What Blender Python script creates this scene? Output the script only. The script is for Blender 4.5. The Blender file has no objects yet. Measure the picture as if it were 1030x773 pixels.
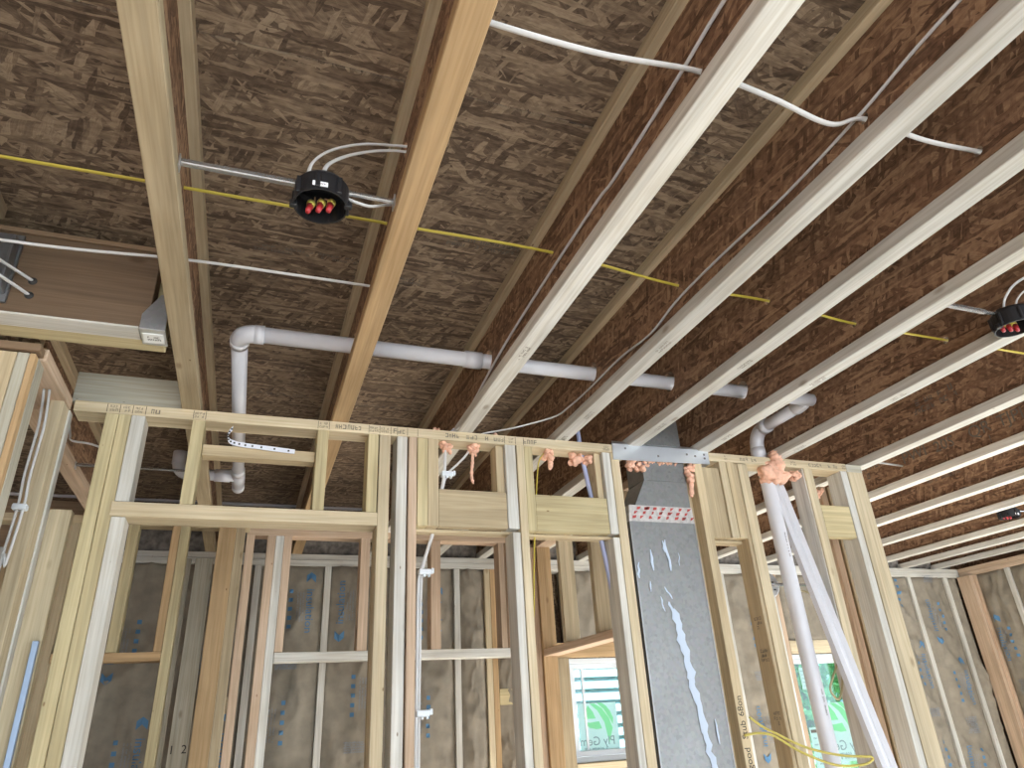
import bpy, bmesh, math, random
from mathutils import Vector, Matrix, noise
random.seed(7)
C = bpy.context.scene.collection
SC = bpy.context.scene

# ------------------------------------------------------------------ camera, world, light, exposure
ZC = 1.467                       # camera height above the floor; heights below are written relative to the camera
f_px = 702.0
Yd = Vector((-278, 358.5, 702)).normalized()
Zd = Vector((-82, -1439.5, 702)); Zd = (Zd - Yd * Zd.dot(Yd)).normalized()
Xd = Yd.cross(Zd)
cam = bpy.data.cameras.new('camera'); camo = bpy.data.objects.new('camera', cam); C.objects.link(camo)
right = Vector((Xd[0], Yd[0], Zd[0])); down = Vector((Xd[1], Yd[1], Zd[1])); fwd = Vector((Xd[2], Yd[2], Zd[2]))
M = Matrix((right, -down, -fwd)).transposed().to_4x4(); M.translation = (0, 0, ZC)
camo.matrix_world = M
cam.sensor_width = 36.0; cam.lens = f_px / 1030 * 36.0; cam.clip_start = 0.02
SC.camera = camo

w = bpy.data.worlds.new('world'); SC.world = w; w.use_nodes = True
bg = w.node_tree.nodes['Background']; bg.inputs[0].default_value = (0.80, 0.91, 1.0, 1); bg.inputs[1].default_value = 3.2
sl = bpy.data.lights.new('sun', 'SUN'); sl.energy = 34.0; sl.angle = 0.02; sl.color = (1.0, 0.985, 0.965)
so = bpy.data.objects.new('sun', sl); C.objects.link(so)
so.rotation_euler = Vector((0.80, -0.34, 0.40)).normalized().to_track_quat('Z', 'Y').to_euler()   # shines in from the open right side onto the floor
SC.view_settings.view_transform = 'Standard'; SC.view_settings.look = 'None'
SC.view_settings.gamma = 1.0; SC.view_settings.use_curve_mapping = False
SC.view_settings.exposure = 0.88

# ------------------------------------------------------------------ materials
MATS = {}
def newmat(name):
    m = bpy.data.materials.new(name); m.use_nodes = True
    nt = m.node_tree; b = nt.nodes['Principled BSDF']
    return m, nt, b
def plain(name, col, rough=.6, metal=0., noise_amt=0., nscale=20.):
    if name in MATS: return MATS[name]
    m, nt, b = newmat(name)
    b.inputs['Base Color'].default_value = (*col, 1); b.inputs['Roughness'].default_value = rough; b.inputs['Metallic'].default_value = metal
    if noise_amt:
        tc = nt.nodes.new('ShaderNodeTexCoord'); n = nt.nodes.new('ShaderNodeTexNoise'); n.inputs['Scale'].default_value = nscale; n.inputs['Detail'].default_value = 4
        r = nt.nodes.new('ShaderNodeValToRGB')
        r.color_ramp.elements[0].position = .3; r.color_ramp.elements[1].position = .7
        r.color_ramp.elements[0].color = (*[c * (1 - noise_amt) for c in col], 1); r.color_ramp.elements[1].color = (*[min(1, c * (1 + noise_amt)) for c in col], 1)
        nt.links.new(tc.outputs['Object'], n.inputs['Vector']); nt.links.new(n.outputs['Fac'], r.inputs[0]); nt.links.new(r.outputs[0], b.inputs['Base Color'])
    MATS[name] = m; return m
TINT = {'pale': (.66, .56, .39), 'yellow': (.62, .53, .32), 'pink': (.66, .50, .37), 'orange': (.58, .40, .22), 'white': (.72, .71, .665),
        'grey': (.50, .48, .40), 'tan': (.52, .42, .275), 'brown': (.30, .205, .13), 'flange': (.70, .69, .65), 'beam': (.185, .125, .08), 'spruce': (.55, .45, .31), 'mid': (.61, .50, .33)}
def wood(tint, axis='z'):
    key = 'wood_%s_%s' % (tint, axis)
    if key in MATS: return MATS[key]
    col = TINT[tint]; m, nt, b = newmat(key); N = nt.nodes.new; L = nt.links.new
    tc = N('ShaderNodeTexCoord'); oi = N('ShaderNodeObjectInfo'); add = N('ShaderNodeVectorMath'); add.operation = 'ADD'
    mul = N('ShaderNodeVectorMath'); mul.operation = 'MULTIPLY'; mul.inputs[1].default_value = (7.3, 5.1, 9.7)
    L(oi.outputs['Random'], mul.inputs[0]); L(tc.outputs['Object'], add.inputs[0]); L(mul.outputs[0], add.inputs[1])
    mp = N('ShaderNodeMapping'); s = {'x': (1.3, 34, 34), 'y': (34, 1.3, 34), 'z': (34, 34, 1.3)}[axis]; mp.inputs['Scale'].default_value = s
    L(add.outputs[0], mp.inputs['Vector'])
    n1 = N('ShaderNodeTexNoise'); n1.inputs['Scale'].default_value = 1.0; n1.inputs['Detail'].default_value = 6; n1.inputs['Distortion'].default_value = .6
    L(mp.outputs[0], n1.inputs['Vector'])
    r = N('ShaderNodeValToRGB'); e = r.color_ramp.elements
    e[0].position = .28; e[0].color = (*[c * .74 for c in col], 1); e[1].position = .66; e[1].color = (*[min(1, c * 1.06) for c in col], 1)
    L(n1.outputs['Fac'], r.inputs[0])
    n2 = N('ShaderNodeTexNoise'); n2.inputs['Scale'].default_value = 3.0; n2.inputs['Detail'].default_value = 3; L(add.outputs[0], n2.inputs['Vector'])
    r2 = N('ShaderNodeValToRGB'); r2.color_ramp.elements[0].position = .3; r2.color_ramp.elements[0].color = (.80, .77, .72, 1); r2.color_ramp.elements[1].position = .72; r2.color_ramp.elements[1].color = (1.0, 1.0, 1.0, 1)
    L(n2.outputs['Fac'], r2.inputs[0])
    mx = N('ShaderNodeMix'); mx.data_type = 'RGBA'; mx.blend_type = 'MULTIPLY'; mx.inputs[0].default_value = .8
    L(r.outputs[0], mx.inputs[6]); L(r2.outputs[0], mx.inputs[7])
    # fine grain
    mf = N('ShaderNodeMapping'); mf.inputs['Scale'].default_value = {'x': (5, 170, 170), 'y': (170, 5, 170), 'z': (170, 170, 5)}[axis]; L(add.outputs[0], mf.inputs['Vector'])
    n3 = N('ShaderNodeTexNoise'); n3.inputs['Scale'].default_value = 1.0; n3.inputs['Detail'].default_value = 3; L(mf.outputs[0], n3.inputs['Vector'])
    r3 = N('ShaderNodeValToRGB'); r3.color_ramp.elements[0].position = .32; r3.color_ramp.elements[0].color = (.78, .74, .68, 1); r3.color_ramp.elements[1].position = .6; r3.color_ramp.elements[1].color = (1, 1, 1, 1); L(n3.outputs['Fac'], r3.inputs[0])
    mg = N('ShaderNodeMix'); mg.data_type = 'RGBA'; mg.blend_type = 'MULTIPLY'; mg.inputs[0].default_value = .7; L(mx.outputs[2], mg.inputs[6]); L(r3.outputs[0], mg.inputs[7])
    # knots (few, soft) and nail holes (small, crisp)
    mk = N('ShaderNodeMapping'); k = {'x': (.45, 1, 1), 'y': (1, .45, 1), 'z': (1, 1, .45)}[axis]; mk.inputs['Scale'].default_value = k; L(add.outputs[0], mk.inputs['Vector'])
    prevc = mg.outputs[2]
    for (sc_, p0, p1, amt, gate) in ((9, .045, .11, .55, .45), (17, .030, .055, .85, .45)):
        v = N('ShaderNodeTexVoronoi'); v.inputs['Scale'].default_value = sc_; L(mk.outputs[0], v.inputs['Vector'])
        rk = N('ShaderNodeValToRGB'); ek = rk.color_ramp.elements; ek[0].position = p0; ek[0].color = (1, 1, 1, 1); ek[1].position = p1; ek[1].color = (0, 0, 0, 1)
        L(v.outputs['Distance'], rk.inputs[0])
        sg = N('ShaderNodeSeparateColor'); L(v.outputs['Color'], sg.inputs[0]); gt = N('ShaderNodeMath'); gt.operation = 'GREATER_THAN'; gt.inputs[1].default_value = gate; L(sg.outputs[0], gt.inputs[0])
        km = N('ShaderNodeMath'); km.operation = 'MULTIPLY'; L(rk.outputs[0], km.inputs[0]); L(gt.outputs[0], km.inputs[1])
        ka = N('ShaderNodeMath'); ka.operation = 'MULTIPLY'; ka.inputs[1].default_value = amt; L(km.outputs[0], ka.inputs[0])
        m2 = N('ShaderNodeMix'); m2.data_type = 'RGBA'; m2.inputs[7].default_value = (col[0] * .30, col[1] * .22, col[2] * .15, 1)
        L(ka.outputs[0], m2.inputs[0]); L(prevc, m2.inputs[6]); prevc = m2.outputs[2]
    # tone of each board differs a little
    hs = N('ShaderNodeHueSaturation'); mr = N('ShaderNodeMapRange'); mr.inputs[3].default_value = .88; mr.inputs[4].default_value = 1.1
    L(oi.outputs['Random'], mr.inputs[0]); L(mr.outputs[0], hs.inputs['Value']); L(m2.outputs[2], hs.inputs['Color']); L(hs.outputs[0], b.inputs['Base Color'])
    b.inputs['Roughness'].default_value = .72; b.inputs['Specular IOR Level'].default_value = .25
    bp = N('ShaderNodeBump'); bp.inputs['Strength'].default_value = .25; bp.inputs['Distance'].default_value = .002; L(n1.outputs['Fac'], bp.inputs['Height']); L(bp.outputs[0], b.inputs['Normal'])
    MATS[key] = m; return m
def osb(key, normal, dark, mid, light, along=0.0):
    """strand board: three overlapping layers of long flakes lying in the board's plane"""
    if key in MATS: return MATS[key]
    m, nt, b = newmat(key); N = nt.nodes.new; L = nt.links.new
    tc = N('ShaderNodeTexCoord'); oi = N('ShaderNodeObjectInfo')
    mul = N('ShaderNodeVectorMath'); mul.operation = 'MULTIPLY'; mul.inputs[1].default_value = (3.3, 5.1, 2.7); L(oi.outputs['Random'], mul.inputs[0])
    add = N('ShaderNodeVectorMath'); add.operation = 'ADD'; L(tc.outputs['Object'], add.inputs[0]); L(mul.outputs[0], add.inputs[1])
    nz = N('ShaderNodeTexNoise'); nz.inputs['Scale'].default_value = 22; nz.inputs['Detail'].default_value = 4; L(add.outputs[0], nz.inputs['Vector'])
    sub = N('ShaderNodeVectorMath'); sub.operation = 'SCALE'; sub.inputs['Scale'].default_value = .016; L(nz.outputs['Color'], sub.inputs[0])
    ad2 = N('ShaderNodeVectorMath'); ad2.operation = 'ADD'; L(add.outputs[0], ad2.inputs[0]); L(sub.outputs[0], ad2.inputs[1])
    prev = None; hgt = None
    for i, (ang, ln, wd) in enumerate([(along + .12, .15, .020), (along - .42, .10, .016), (along + .75, .075, .016), (along - 1.2, .08, .013), (along + .05, .13, .013)]):
        mp = N('ShaderNodeMapping'); mp.vector_type = 'TEXTURE'
        if normal == 'z': mp.inputs['Rotation'].default_value = (0, 0, ang); mp.inputs['Scale'].default_value = (ln, wd, .5)
        else: mp.inputs['Rotation'].default_value = (ang, 0, 0); mp.inputs['Scale'].default_value = (.5, ln, wd)
        mp.inputs['Location'].default_value = (i * .37, i * .71, i * .53)
        L(ad2.outputs[0], mp.inputs['Vector'])
        v = N('ShaderNodeTexVoronoi'); v.inputs['Scale'].default_value = 1.0; L(mp.outputs[0], v.inputs['Vector'])
        sp = N('ShaderNodeSeparateColor'); L(v.outputs['Color'], sp.inputs[0])
        gr = N('ShaderNodeTexNoise'); gr.inputs['Scale'].default_value = 4; gr.inputs['Detail'].default_value = 5
        gm = N('ShaderNodeMapping'); gm.inputs['Scale'].default_value = (.35, 2.2, 1) if normal == 'z' else (1, .35, 2.2); L(mp.outputs[0], gm.inputs['Vector']); L(gm.outputs[0], gr.inputs['Vector'])
        mm = N('ShaderNodeMath'); mm.operation = 'MULTIPLY_ADD'; mm.inputs[1].default_value = .55; L(gr.outputs['Fac'], mm.inputs[0])
        ms = N('ShaderNodeMath'); ms.operation = 'MULTIPLY_ADD'; ms.inputs[1].default_value = .62; ms.inputs[2].default_value = -.09; L(sp.outputs[0], ms.inputs[0]); L(ms.outputs[0], mm.inputs[2])
        if prev is None: prev = mm.outputs[0]
        else:
            th = N('ShaderNodeMath'); th.operation = 'GREATER_THAN'; th.inputs[1].default_value = .60; L(sp.outputs[1], th.inputs[0])
            mx = N('ShaderNodeMix'); L(th.outputs[0], mx.inputs[0]); L(prev, mx.inputs[2]); L(mm.outputs[0], mx.inputs[3]); prev = mx.outputs[0]
    fn = N('ShaderNodeTexNoise'); fn.inputs['Scale'].default_value = 85; fn.inputs['Detail'].default_value = 3
    fm = N('ShaderNodeMapping'); fm.inputs['Scale'].default_value = (.45, 1, 1) if normal == 'z' else (1, .6, 1); L(add.outputs[0], fm.inputs['Vector']); L(fm.outputs[0], fn.inputs['Vector'])
    fa = N('ShaderNodeMath'); fa.operation = 'MULTIPLY_ADD'; fa.inputs[1].default_value = .8; L(fn.outputs['Fac'], fa.inputs[0])
    fs = N('ShaderNodeMath'); fs.operation = 'SUBTRACT'; fs.inputs[1].default_value = .40; L(prev, fs.inputs[0]); L(fs.outputs[0], fa.inputs[2])
    r = N('ShaderNodeValToRGB'); e = r.color_ramp.elements
    e[0].position = .12; e[0].color = (*dark, 1); e[1].position = .88; e[1].color = (*light, 1); x = e.new(.48); x.color = (*mid, 1)
    L(fa.outputs[0], r.inputs[0]); L(r.outputs[0], b.inputs['Base Color'])
    b.inputs['Roughness'].default_value = .7; b.inputs['Specular IOR Level'].default_value = .25
    bp = N('ShaderNodeBump'); bp.inputs['Strength'].default_value = .4; bp.inputs['Distance'].default_value = .002; L(fa.outputs[0], bp.inputs['Height']); L(bp.outputs[0], b.inputs['Normal'])
    MATS[key] = m; return m
OSB_DECK = lambda: osb('osb_deck', 'z', (.075, .050, .034), (.180, .126, .085), (.36, .27, .185))
OSB_WEB = lambda: osb('osb_web', 'x', (.10, .055, .033), (.22, .125, .075), (.40, .255, .155))
def galv(key='galvanized', base=(.62, .64, .66), rough=.38):
    if key in MATS: return MATS[key]
    m, nt, b = newmat(key); N = nt.nodes.new; L = nt.links.new
    tc = N('ShaderNodeTexCoord'); v = N('ShaderNodeTexVoronoi'); v.inputs['Scale'].default_value = 90; n = N('ShaderNodeTexNoise'); n.inputs['Scale'].default_value = 5
    L(tc.outputs['Object'], v.inputs['Vector']); L(tc.outputs['Object'], n.inputs['Vector'])
    mx = N('ShaderNodeMix'); mx.data_type = 'RGBA'; mx.inputs[0].default_value = .06; mx.inputs[6].default_value = (*base, 1); L(v.outputs['Color'], mx.inputs[7])
    hs = N('ShaderNodeHueSaturation'); hs.inputs['Saturation'].default_value = .25; L(mx.outputs[2], hs.inputs['Color']); L(hs.outputs[0], b.inputs['Base Color'])
    b.inputs['Metallic'].default_value = .85
    mr = N('ShaderNodeMapRange'); mr.inputs[3].default_value = rough - .08; mr.inputs[4].default_value = rough + .14; L(n.outputs['Fac'], mr.inputs[0]); L(mr.outputs[0], b.inputs['Roughness'])
    MATS[key] = m; return m
PVC = plain('pvc_white', (.62, .62, .66), .32, 0, .04, 9)
WIRE_W = plain('cable_white', (.58, .575, .57), .5)
WIRE_Y = plain('cable_yellow', (.50, .40, .055), .5)
WIRE_B = plain('cable_blue_grey', (.36, .40, .60), .45)
WIRE_G = plain('wire_tan', (.40, .34, .20), .5)
INK = plain('ink_black', (.03, .028, .026), .8)
INKF = plain('ink_faded', (.14, .12, .10), .85)
INKW = plain('ink_on_wood', (.20, .17, .13), .85)
BLUE = plain('print_blue', (.085, .20, .34), .8)
BLUEF = plain('print_blue_faint', (.22, .25, .30), .8)
BLACKP = plain('plastic_black', (.010, .010, .012), .45)
FOAM = plain('foam_peach', (.78, .46, .33), .9, 0, .12, 60)
KRAFT = plain('kraft_paper', (.25, .215, .165), .8, 0, .16, 14)
def crinkle(m, scale, dist, strength):
    nt = m.node_tree; b = nt.nodes['Principled BSDF']; N = nt.nodes.new; L = nt.links.new
    tc = N('ShaderNodeTexCoord'); n = N('ShaderNodeTexNoise'); n.noise_type = 'RIDGED_MULTIFRACTAL'; n.inputs['Scale'].default_value = scale; n.inputs['Detail'].default_value = 4
    L(tc.outputs['Object'], n.inputs['Vector']); bp = N('ShaderNodeBump'); bp.inputs['Strength'].default_value = strength; bp.inputs['Distance'].default_value = dist; L(n.outputs['Fac'], bp.inputs['Height']); L(bp.outputs[0], b.inputs['Normal'])
crinkle(KRAFT, 5, .012, .55)
crinkle(FOAM, 60, .004, .8)
FUZZ = plain('fibreglass_grey', (.20, .18, .16), 1., 0, .45, 30)
VINYL = plain('vinyl_white', (.66, .70, .74), .35)
def glassmat():
    m, nt, b = newmat('window_glass'); nt.nodes.remove(b); N = nt.nodes.new; L = nt.links.new
    t = N('ShaderNodeBsdfTransparent'); t.inputs[0].default_value = (.40, .53, .55, 1); g = N('ShaderNodeBsdfGlossy'); g.inputs['Roughness'].default_value = .02
    fr = N('ShaderNodeFresnel'); fr.inputs[0].default_value = 1.45; mx = N('ShaderNodeMixShader'); L(fr.outputs[0], mx.inputs[0]); L(t.outputs[0], mx.inputs[1]); L(g.outputs[0], mx.inputs[2])
    L(mx.outputs[0], nt.nodes['Material Output'].inputs[0]); return m
GLASS = glassmat()

# ------------------------------------------------------------------ building helpers
WL = {}                                                # world location of every object made here (no parent is rotated)
def link(name, me, mat, parent=None, loc=(0, 0, 0)):
    o = bpy.data.objects.new(name, me); C.objects.link(o)
    if me is not None and mat is not None and len(me.materials) == 0: me.materials.append(mat)
    loc = Vector(loc); WL[o] = loc
    if parent is not None: o.parent = parent; o.location = loc - WL[parent]
    else: o.location = loc
    return o
def tag(o, label, cat, group=None, kind=None):
    o['label'] = label; o['category'] = cat
    if group: o['group'] = group
    if kind: o['kind'] = kind
    return o
def root(name, loc, label, cat, group=None, kind=None):
    o = link(name, None, None, None, (loc[0], loc[1], loc[2])); o.empty_display_size = .1
    return tag(o, label, cat, group, kind)
def boxmesh(sx, sy, sz, bev=.0018):
    bm = bmesh.new(); bmesh.ops.create_cube(bm, size=1.0)
    bmesh.ops.scale(bm, vec=(sx, sy, sz), verts=bm.verts)
    if bev: bmesh.ops.bevel(bm, geom=bm.edges[:], offset=min(bev, sx * .2, sy * .2, sz * .2), segments=1, affect='EDGES', profile=.5)
    me = bpy.data.meshes.new('piece'); bm.to_mesh(me); bm.free(); return me
def box(name, x0, x1, y0, y1, z0, z1, mat, parent=None, bev=.0018):
    """axis-aligned board; z relative to the camera height"""
    sx, sy, sz = abs(x1 - x0), abs(y1 - y0), abs(z1 - z0)
    if isinstance(mat, str):
        ax = 'xyz'[[sx, sy, sz].index(max(sx, sy, sz))]; mat = wood(mat, ax)
    return link(name, boxmesh(sx, sy, sz, bev), mat, parent, ((x0 + x1) / 2, (y0 + y1) / 2, (z0 + z1) / 2 + ZC))
def meshobj(name, verts, faces, mat, parent=None, smooth=False, origin=None):
    """verts in world x, y and camera-relative z"""
    vs = [Vector((v[0], v[1], v[2] + ZC)) for v in verts]
    if origin is None:
        o = sum(vs, Vector()) / len(vs)
    else: o = Vector(origin)
    me = bpy.data.meshes.new(name); me.from_pydata([v - o for v in vs], [], faces); me.update()
    bm = bmesh.new(); bm.from_mesh(me); bmesh.ops.recalc_face_normals(bm, faces=bm.faces); bm.to_mesh(me); bm.free()
    if smooth: me.polygons.foreach_set('use_smooth', [True] * len(me.polygons))
    return link(name, me, mat, parent, o)
def smooth_path(pts, n=8):
    P = [Vector(p) for p in pts]
    if len(P) < 3: return P
    out = []
    for i in range(len(P) - 1):
        a = P[max(i - 1, 0)]; b = P[i]; c = P[i + 1]; d = P[min(i + 2, len(P) - 1)]
        for k in range(n):
            t = k / n
            out.append(.5 * ((2 * b) + (c - a) * t + (2 * a - 5 * b + 4 * c - d) * t * t + (3 * b - a - 3 * c + d) * t ** 3))
    out.append(P[-1]); return out
def tube_geo(path, r, seg=8, flat=1.0, hollow=False, rr=None):
    V = []; F = []; up = Vector((0, 0, 1)); n = len(path)
    T = [(path[min(i + 1, n - 1)] - path[max(i - 1, 0)]).normalized() for i in range(n)]
    u = T[0].cross(up)
    if u.length < .05: u = T[0].cross(Vector((0, 1, 0)))
    u.normalize()
    for i in range(n):
        u = (u - T[i] * u.dot(T[i])).normalized(); v = T[i].cross(u)
        ri = rr[i] if rr else r
        for k in range(seg):
            a = 2 * math.pi * k / seg
            V.append(path[i] + u * (ri * math.cos(a)) + v * (ri * flat * math.sin(a)))
    for i in range(n - 1):
        for k in range(seg):
            F.append((i * seg + k, i * seg + (k + 1) % seg, (i + 1) * seg + (k + 1) % seg, (i + 1) * seg + k))
    F.append(tuple(range(seg))[::-1]); F.append(tuple(range((n - 1) * seg, n * seg)))
    return V, F
def tube(name, pts, r, mat, parent=None, seg=8, flat=1.0, n=8, rr=None):
    path = smooth_path(pts, n)
    V, F = tube_geo(path, r, seg, flat, rr=rr)
    o = meshobj(name, V, F, mat, parent, True)
    return o
def cable(name, pts, r, mat, label, cat='cable', flat=.6, group=None):
    o = tube(name, pts, r, mat, None, 8, flat); return tag(o, label, cat, group)
TXT = {}
def text_geo(s):
    if s in TXT: return TXT[s]
    cu = bpy.data.curves.new('t', 'FONT'); cu.body = s; cu.size = 1.0; cu.align_x = 'CENTER'; cu.align_y = 'CENTER'; cu.resolution_u = 3
    ob = bpy.data.objects.new('t', cu); C.objects.link(ob)
    me = bpy.data.meshes.new_from_object(ob.evaluated_get(bpy.context.evaluated_depsgraph_get()))
    V = [v.co.copy() for v in me.vertices]; F = [tuple(p.vertices) for p in me.polygons]
    bpy.data.objects.remove(ob); bpy.data.curves.remove(cu); bpy.data.meshes.remove(me)
    TXT[s] = (V, F); return V, F
def text(name, s, origin, xd, yd, size, mat, parent, fn=None):
    V, F = text_geo(s); o = Vector(origin); xd = Vector(xd).normalized(); yd = Vector(yd).normalized()
    vs = [o + xd * (v.x * size) + yd * (v.y * size) for v in V]
    if fn: vs = [Vector(fn(v)) for v in vs]
    return meshobj(name, vs, F, mat, parent)
def stamp(name, origin, xd, yd, wdt, hgt, mat, parent, rows=2, seed=0, dens=.8, fn=None):
    """a blurred ink stamp: rows of small strokes that the photo does not let one read"""
    rnd = random.Random(seed); V = []; F = []; o = Vector(origin); xd = Vector(xd).normalized(); yd = Vector(yd).normalized()
    rh = hgt / rows
    for r in range(rows):
        x = -wdt / 2
        while x < wdt / 2 - rh * .4:
            cw = rh * rnd.uniform(.35, .6)
            if rnd.random() < dens:
                yb = hgt / 2 - rh * (r + 1) + rh * .12; ch = rh * rnd.uniform(.55, .76)
                for (ax, ay, bx, by) in rnd.sample([(0, 0, .3, 1), (.7, 0, 1, 1), (0, .8, 1, 1), (0, 0, 1, .22), (0, .4, 1, .6)], 3):
                    q = [(x + ax * cw, yb + ay * ch), (x + bx * cw, yb + ay * ch), (x + bx * cw, yb + by * ch), (x + ax * cw, yb + by * ch)]
                    b = len(V)
                    for (px_, py_) in q:
                        p = o + xd * px_ + yd * py_; V.append(fn(p) if fn else p)
                    F.append((b, b + 1, b + 2, b + 3))
            x += cw * 1.35
    if F:
        o_ = meshobj(name, V, F, mat, parent); o_['kind'] = 'stuff'; return o_

# ------------------------------------------------------------------ the floor, the deck overhead, the walls
BF = 1.0                      # underside of the joists, top of the walls
SUB = 1.302                   # underside of the deck
floor = root('floor', (2, 1, 0), 'light plywood floor of the unfinished room', 'floor', kind='structure')
PLY = plain('plywood_floor', (.55, .53, .49), .7, 0, .10, 6)
for ix in range(-1, 3):
    for iy in range(-3, 4):
        box('floor_panel', ix * 2.44 - .2 + .002, (ix + 1) * 2.44 - .2 - .002, iy * 1.22 - .3 + .002, (iy + 1) * 1.22 - .3 - .002, -ZC - .02, -ZC, PLY, floor, .001)
ceiling = root('ceiling', (2, 1, SUB + ZC), 'brown strand board deck seen from below between the joists', 'ceiling', kind='structure')
for iy in range(-3, 4):
    off = 1.22 if iy % 2 else 0
    for ix in range(-2, 4):
        x0 = max(ix * 2.44 - .9 - off, -2.6); x1 = min((ix + 1) * 2.44 - .9 - off, 6.0)
        if x1 - x0 < .1: continue
        y1 = min((iy + 1) * 1.22 - .12, 4.62)
        box('deck_panel', x0 + .0015, x1 - .0015, iy * 1.22 - .12 + .0015, y1 - .0015, SUB, SUB + .018, OSB_DECK(), ceiling, .001)

JOISTS = [(-.253, 'tan'), (.235, 'orange'), (.697, 'white'), (1.094, 'flange'), (1.418, 'flange'), (1.748, 'flange'), (2.146, 'flange'), (2.649, 'white'),
          (3.136, 'flange'), (3.65, 'flange'), (4.158, 'flange'), (4.71, 'flange'), (5.10, 'flange'), (5.47, 'flange')]  # flange tints mix lumber colour with the light: darker left, whiter right
ORD = ['wide tan I-joist at the far left, steel joist hanger on its side', 'orange-tan I-joist holding the right end of the ceiling light bar',
       'nearest of the white I-joists, grey-white cable stapled along its web', 'pale I-joist with a cable on its web that bends left to the plate',
       'pale I-joist ending over the left edge of the metal duct', 'pale I-joist whose far part passes right of the metal duct',
       'pale I-joist with a black round box beside it at the right edge', 'pale I-joist just above the joist printed PWI 20S', 'pale I-joist whose brown web carries the printing PWI 20S',
       'pale I-joist next beyond the one printed PWI 20S', 'fifth I-joist from the right wall, over the insulated corner', 'fourth I-joist from the right wall',
       'third I-joist from the right wall', 'last I-joist, close beside the right wall']
ORD[10] = 'fourth I-joist counted from the right wall'; ORD[11] = 'third I-joist counted from the right wall'; ORD[12] = 'second I-joist counted from the right wall'
PY_, PZ_ = 2.03, 1.135          # line of the white pipe through the webs
def web_mesh(y0, y1, z0, z1, t, holes, origin):
    """OSB web with real bored holes: holes = [(y, z, r)]"""
    V = []; F = []; N_ = 16
    def quad(pts):
        b = len(V); V.extend(pts); F.append(tuple(range(b, b + len(pts))))
    cur = y0; holes = sorted(holes)
    segs = []
    for (hy, hz, r) in holes:
        a, b2 = hy - r * 1.3, hy + r * 1.3
        segs.append(('r', cur, a)); segs.append(('h', a, b2, hy, hz, r)); cur = b2
    segs.append(('r', cur, y1))
    for s in segs:
        if s[0] == 'r':
            for x in (-t / 2, t / 2): quad([(x, s[1], z0), (x, s[2], z0), (x, s[2], z1), (x, s[1], z1)])
        else:
            _, a, b2, hy, hz, r = s; circ = []; outer = []
            angs = sorted(set([2 * math.pi * k / N_ + .0001 for k in range(N_)] + [math.atan2(zz - hz, yy - hy) % (2 * math.pi) for yy in (a, b2) for zz in (z0, z1)]))
            for g in angs:
                c, sn = math.cos(g), math.sin(g); circ.append((hy + r * c, hz + r * sn))
                k = min([((b2 if c > 0 else a) - hy) / c if abs(c) > 1e-6 else 1e9, ((z1 if sn > 0 else z0) - hz) / sn if abs(sn) > 1e-6 else 1e9])
                outer.append((hy + c * k, hz + sn * k))
            n = len(angs)
            for i in range(n):
                j = (i + 1) % n
                for x in (-t / 2, t / 2): quad([(x, *circ[i]), (x, *outer[i]), (x, *outer[j]), (x, *circ[j])])
                quad([(-t / 2, *circ[i]), (t / 2, *circ[i]), (t / 2, *circ[j]), (-t / 2, *circ[j])])
    quad([(-t / 2, y0, z0), (t / 2, y0, z0), (t / 2, y0, z1), (-t / 2, y0, z1)]); quad([(-t / 2, y1, z0), (t / 2, y1, z0), (t / 2, y1, z1), (-t / 2, y1, z1)])
    me = bpy.data.meshes.new('web'); me.from_pydata([(x - origin[0], y - origin[1], z - origin[2]) for (x, y, z) in V], [], F)
    bm = bmesh.new(); bm.from_mesh(me); bmesh.ops.remove_doubles(bm, verts=bm.verts, dist=1e-5); bmesh.ops.recalc_face_normals(bm, faces=bm.faces); bm.to_mesh(me); bm.free()
    return me
def joist(x, tint, y0, y1, label, holes=()):
    r = root('i_joist', (x, (y0 + y1) / 2, BF + ZC), label, 'joist', 'floor joists overhead')
    fw = .029
    bfl = box('bottom_flange', x - fw, x + fw, y0, y1, BF, BF + .038, tint, r, .002)
    box('top_flange', x - fw, x + fw, y0, y1, SUB - .038, SUB, 'spruce', r, .002)
    o = (0, (y0 + y1) / 2, 1.151)
    wb = link('web', web_mesh(y0, y1, BF + .036, SUB - .036, .0095, holes, o), OSB_WEB(), r, (x, o[1], o[2] + ZC))
    return r, bfl, wb
JO = []
for i, (x, tint) in enumerate(JOISTS):
    holes = []
    if 1 <= i <= 5: holes.append((PY_, PZ_ + .006, .040))
    if i <= 8: holes.append((1.445, 1.18 if i < 2 else [1.18, 1.14, 1.14, 1.108, 1.103, 1.10, 1.10][i - 2], .013))
    if 1 <= i <= 4: holes.append((.735, 1.088, .013))
    if i == 0: holes.append((3.44, PZ_, .034))
    if i <= 1: holes.append((1.63, 1.105, .013))
    if i == 1: holes.append((1.207, 1.211, .020))
    JO.append(joist(x, tint, -2.6, 4.50, ORD[i], holes))
    if i in (2, 3, 4, 5, 6):                            # faint stamps on the flange undersides
        b_ = JO[-1][1]
        for k, yy in enumerate([1.45, 1.98, 2.22] if i > 2 else [1.62]):
            stamp('grade_stamp', (x, yy + .04 * i, BF - .0006), (0, 1, 0), (1, 0, 0), .07, .022, INKW, b_, 2, 30 + i * 5 + k, .8)
# the short joist left of the first one: in front of the beam and behind the wall
joist(-.745, 'tan', -2.6, 1.806, 'dark I-joist at the left edge, ending at the brown beam')
joist(-.745, 'pink', 2.46, 4.50, 'pinkish I-joist behind the framed wall, beside the left corner post')
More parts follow.
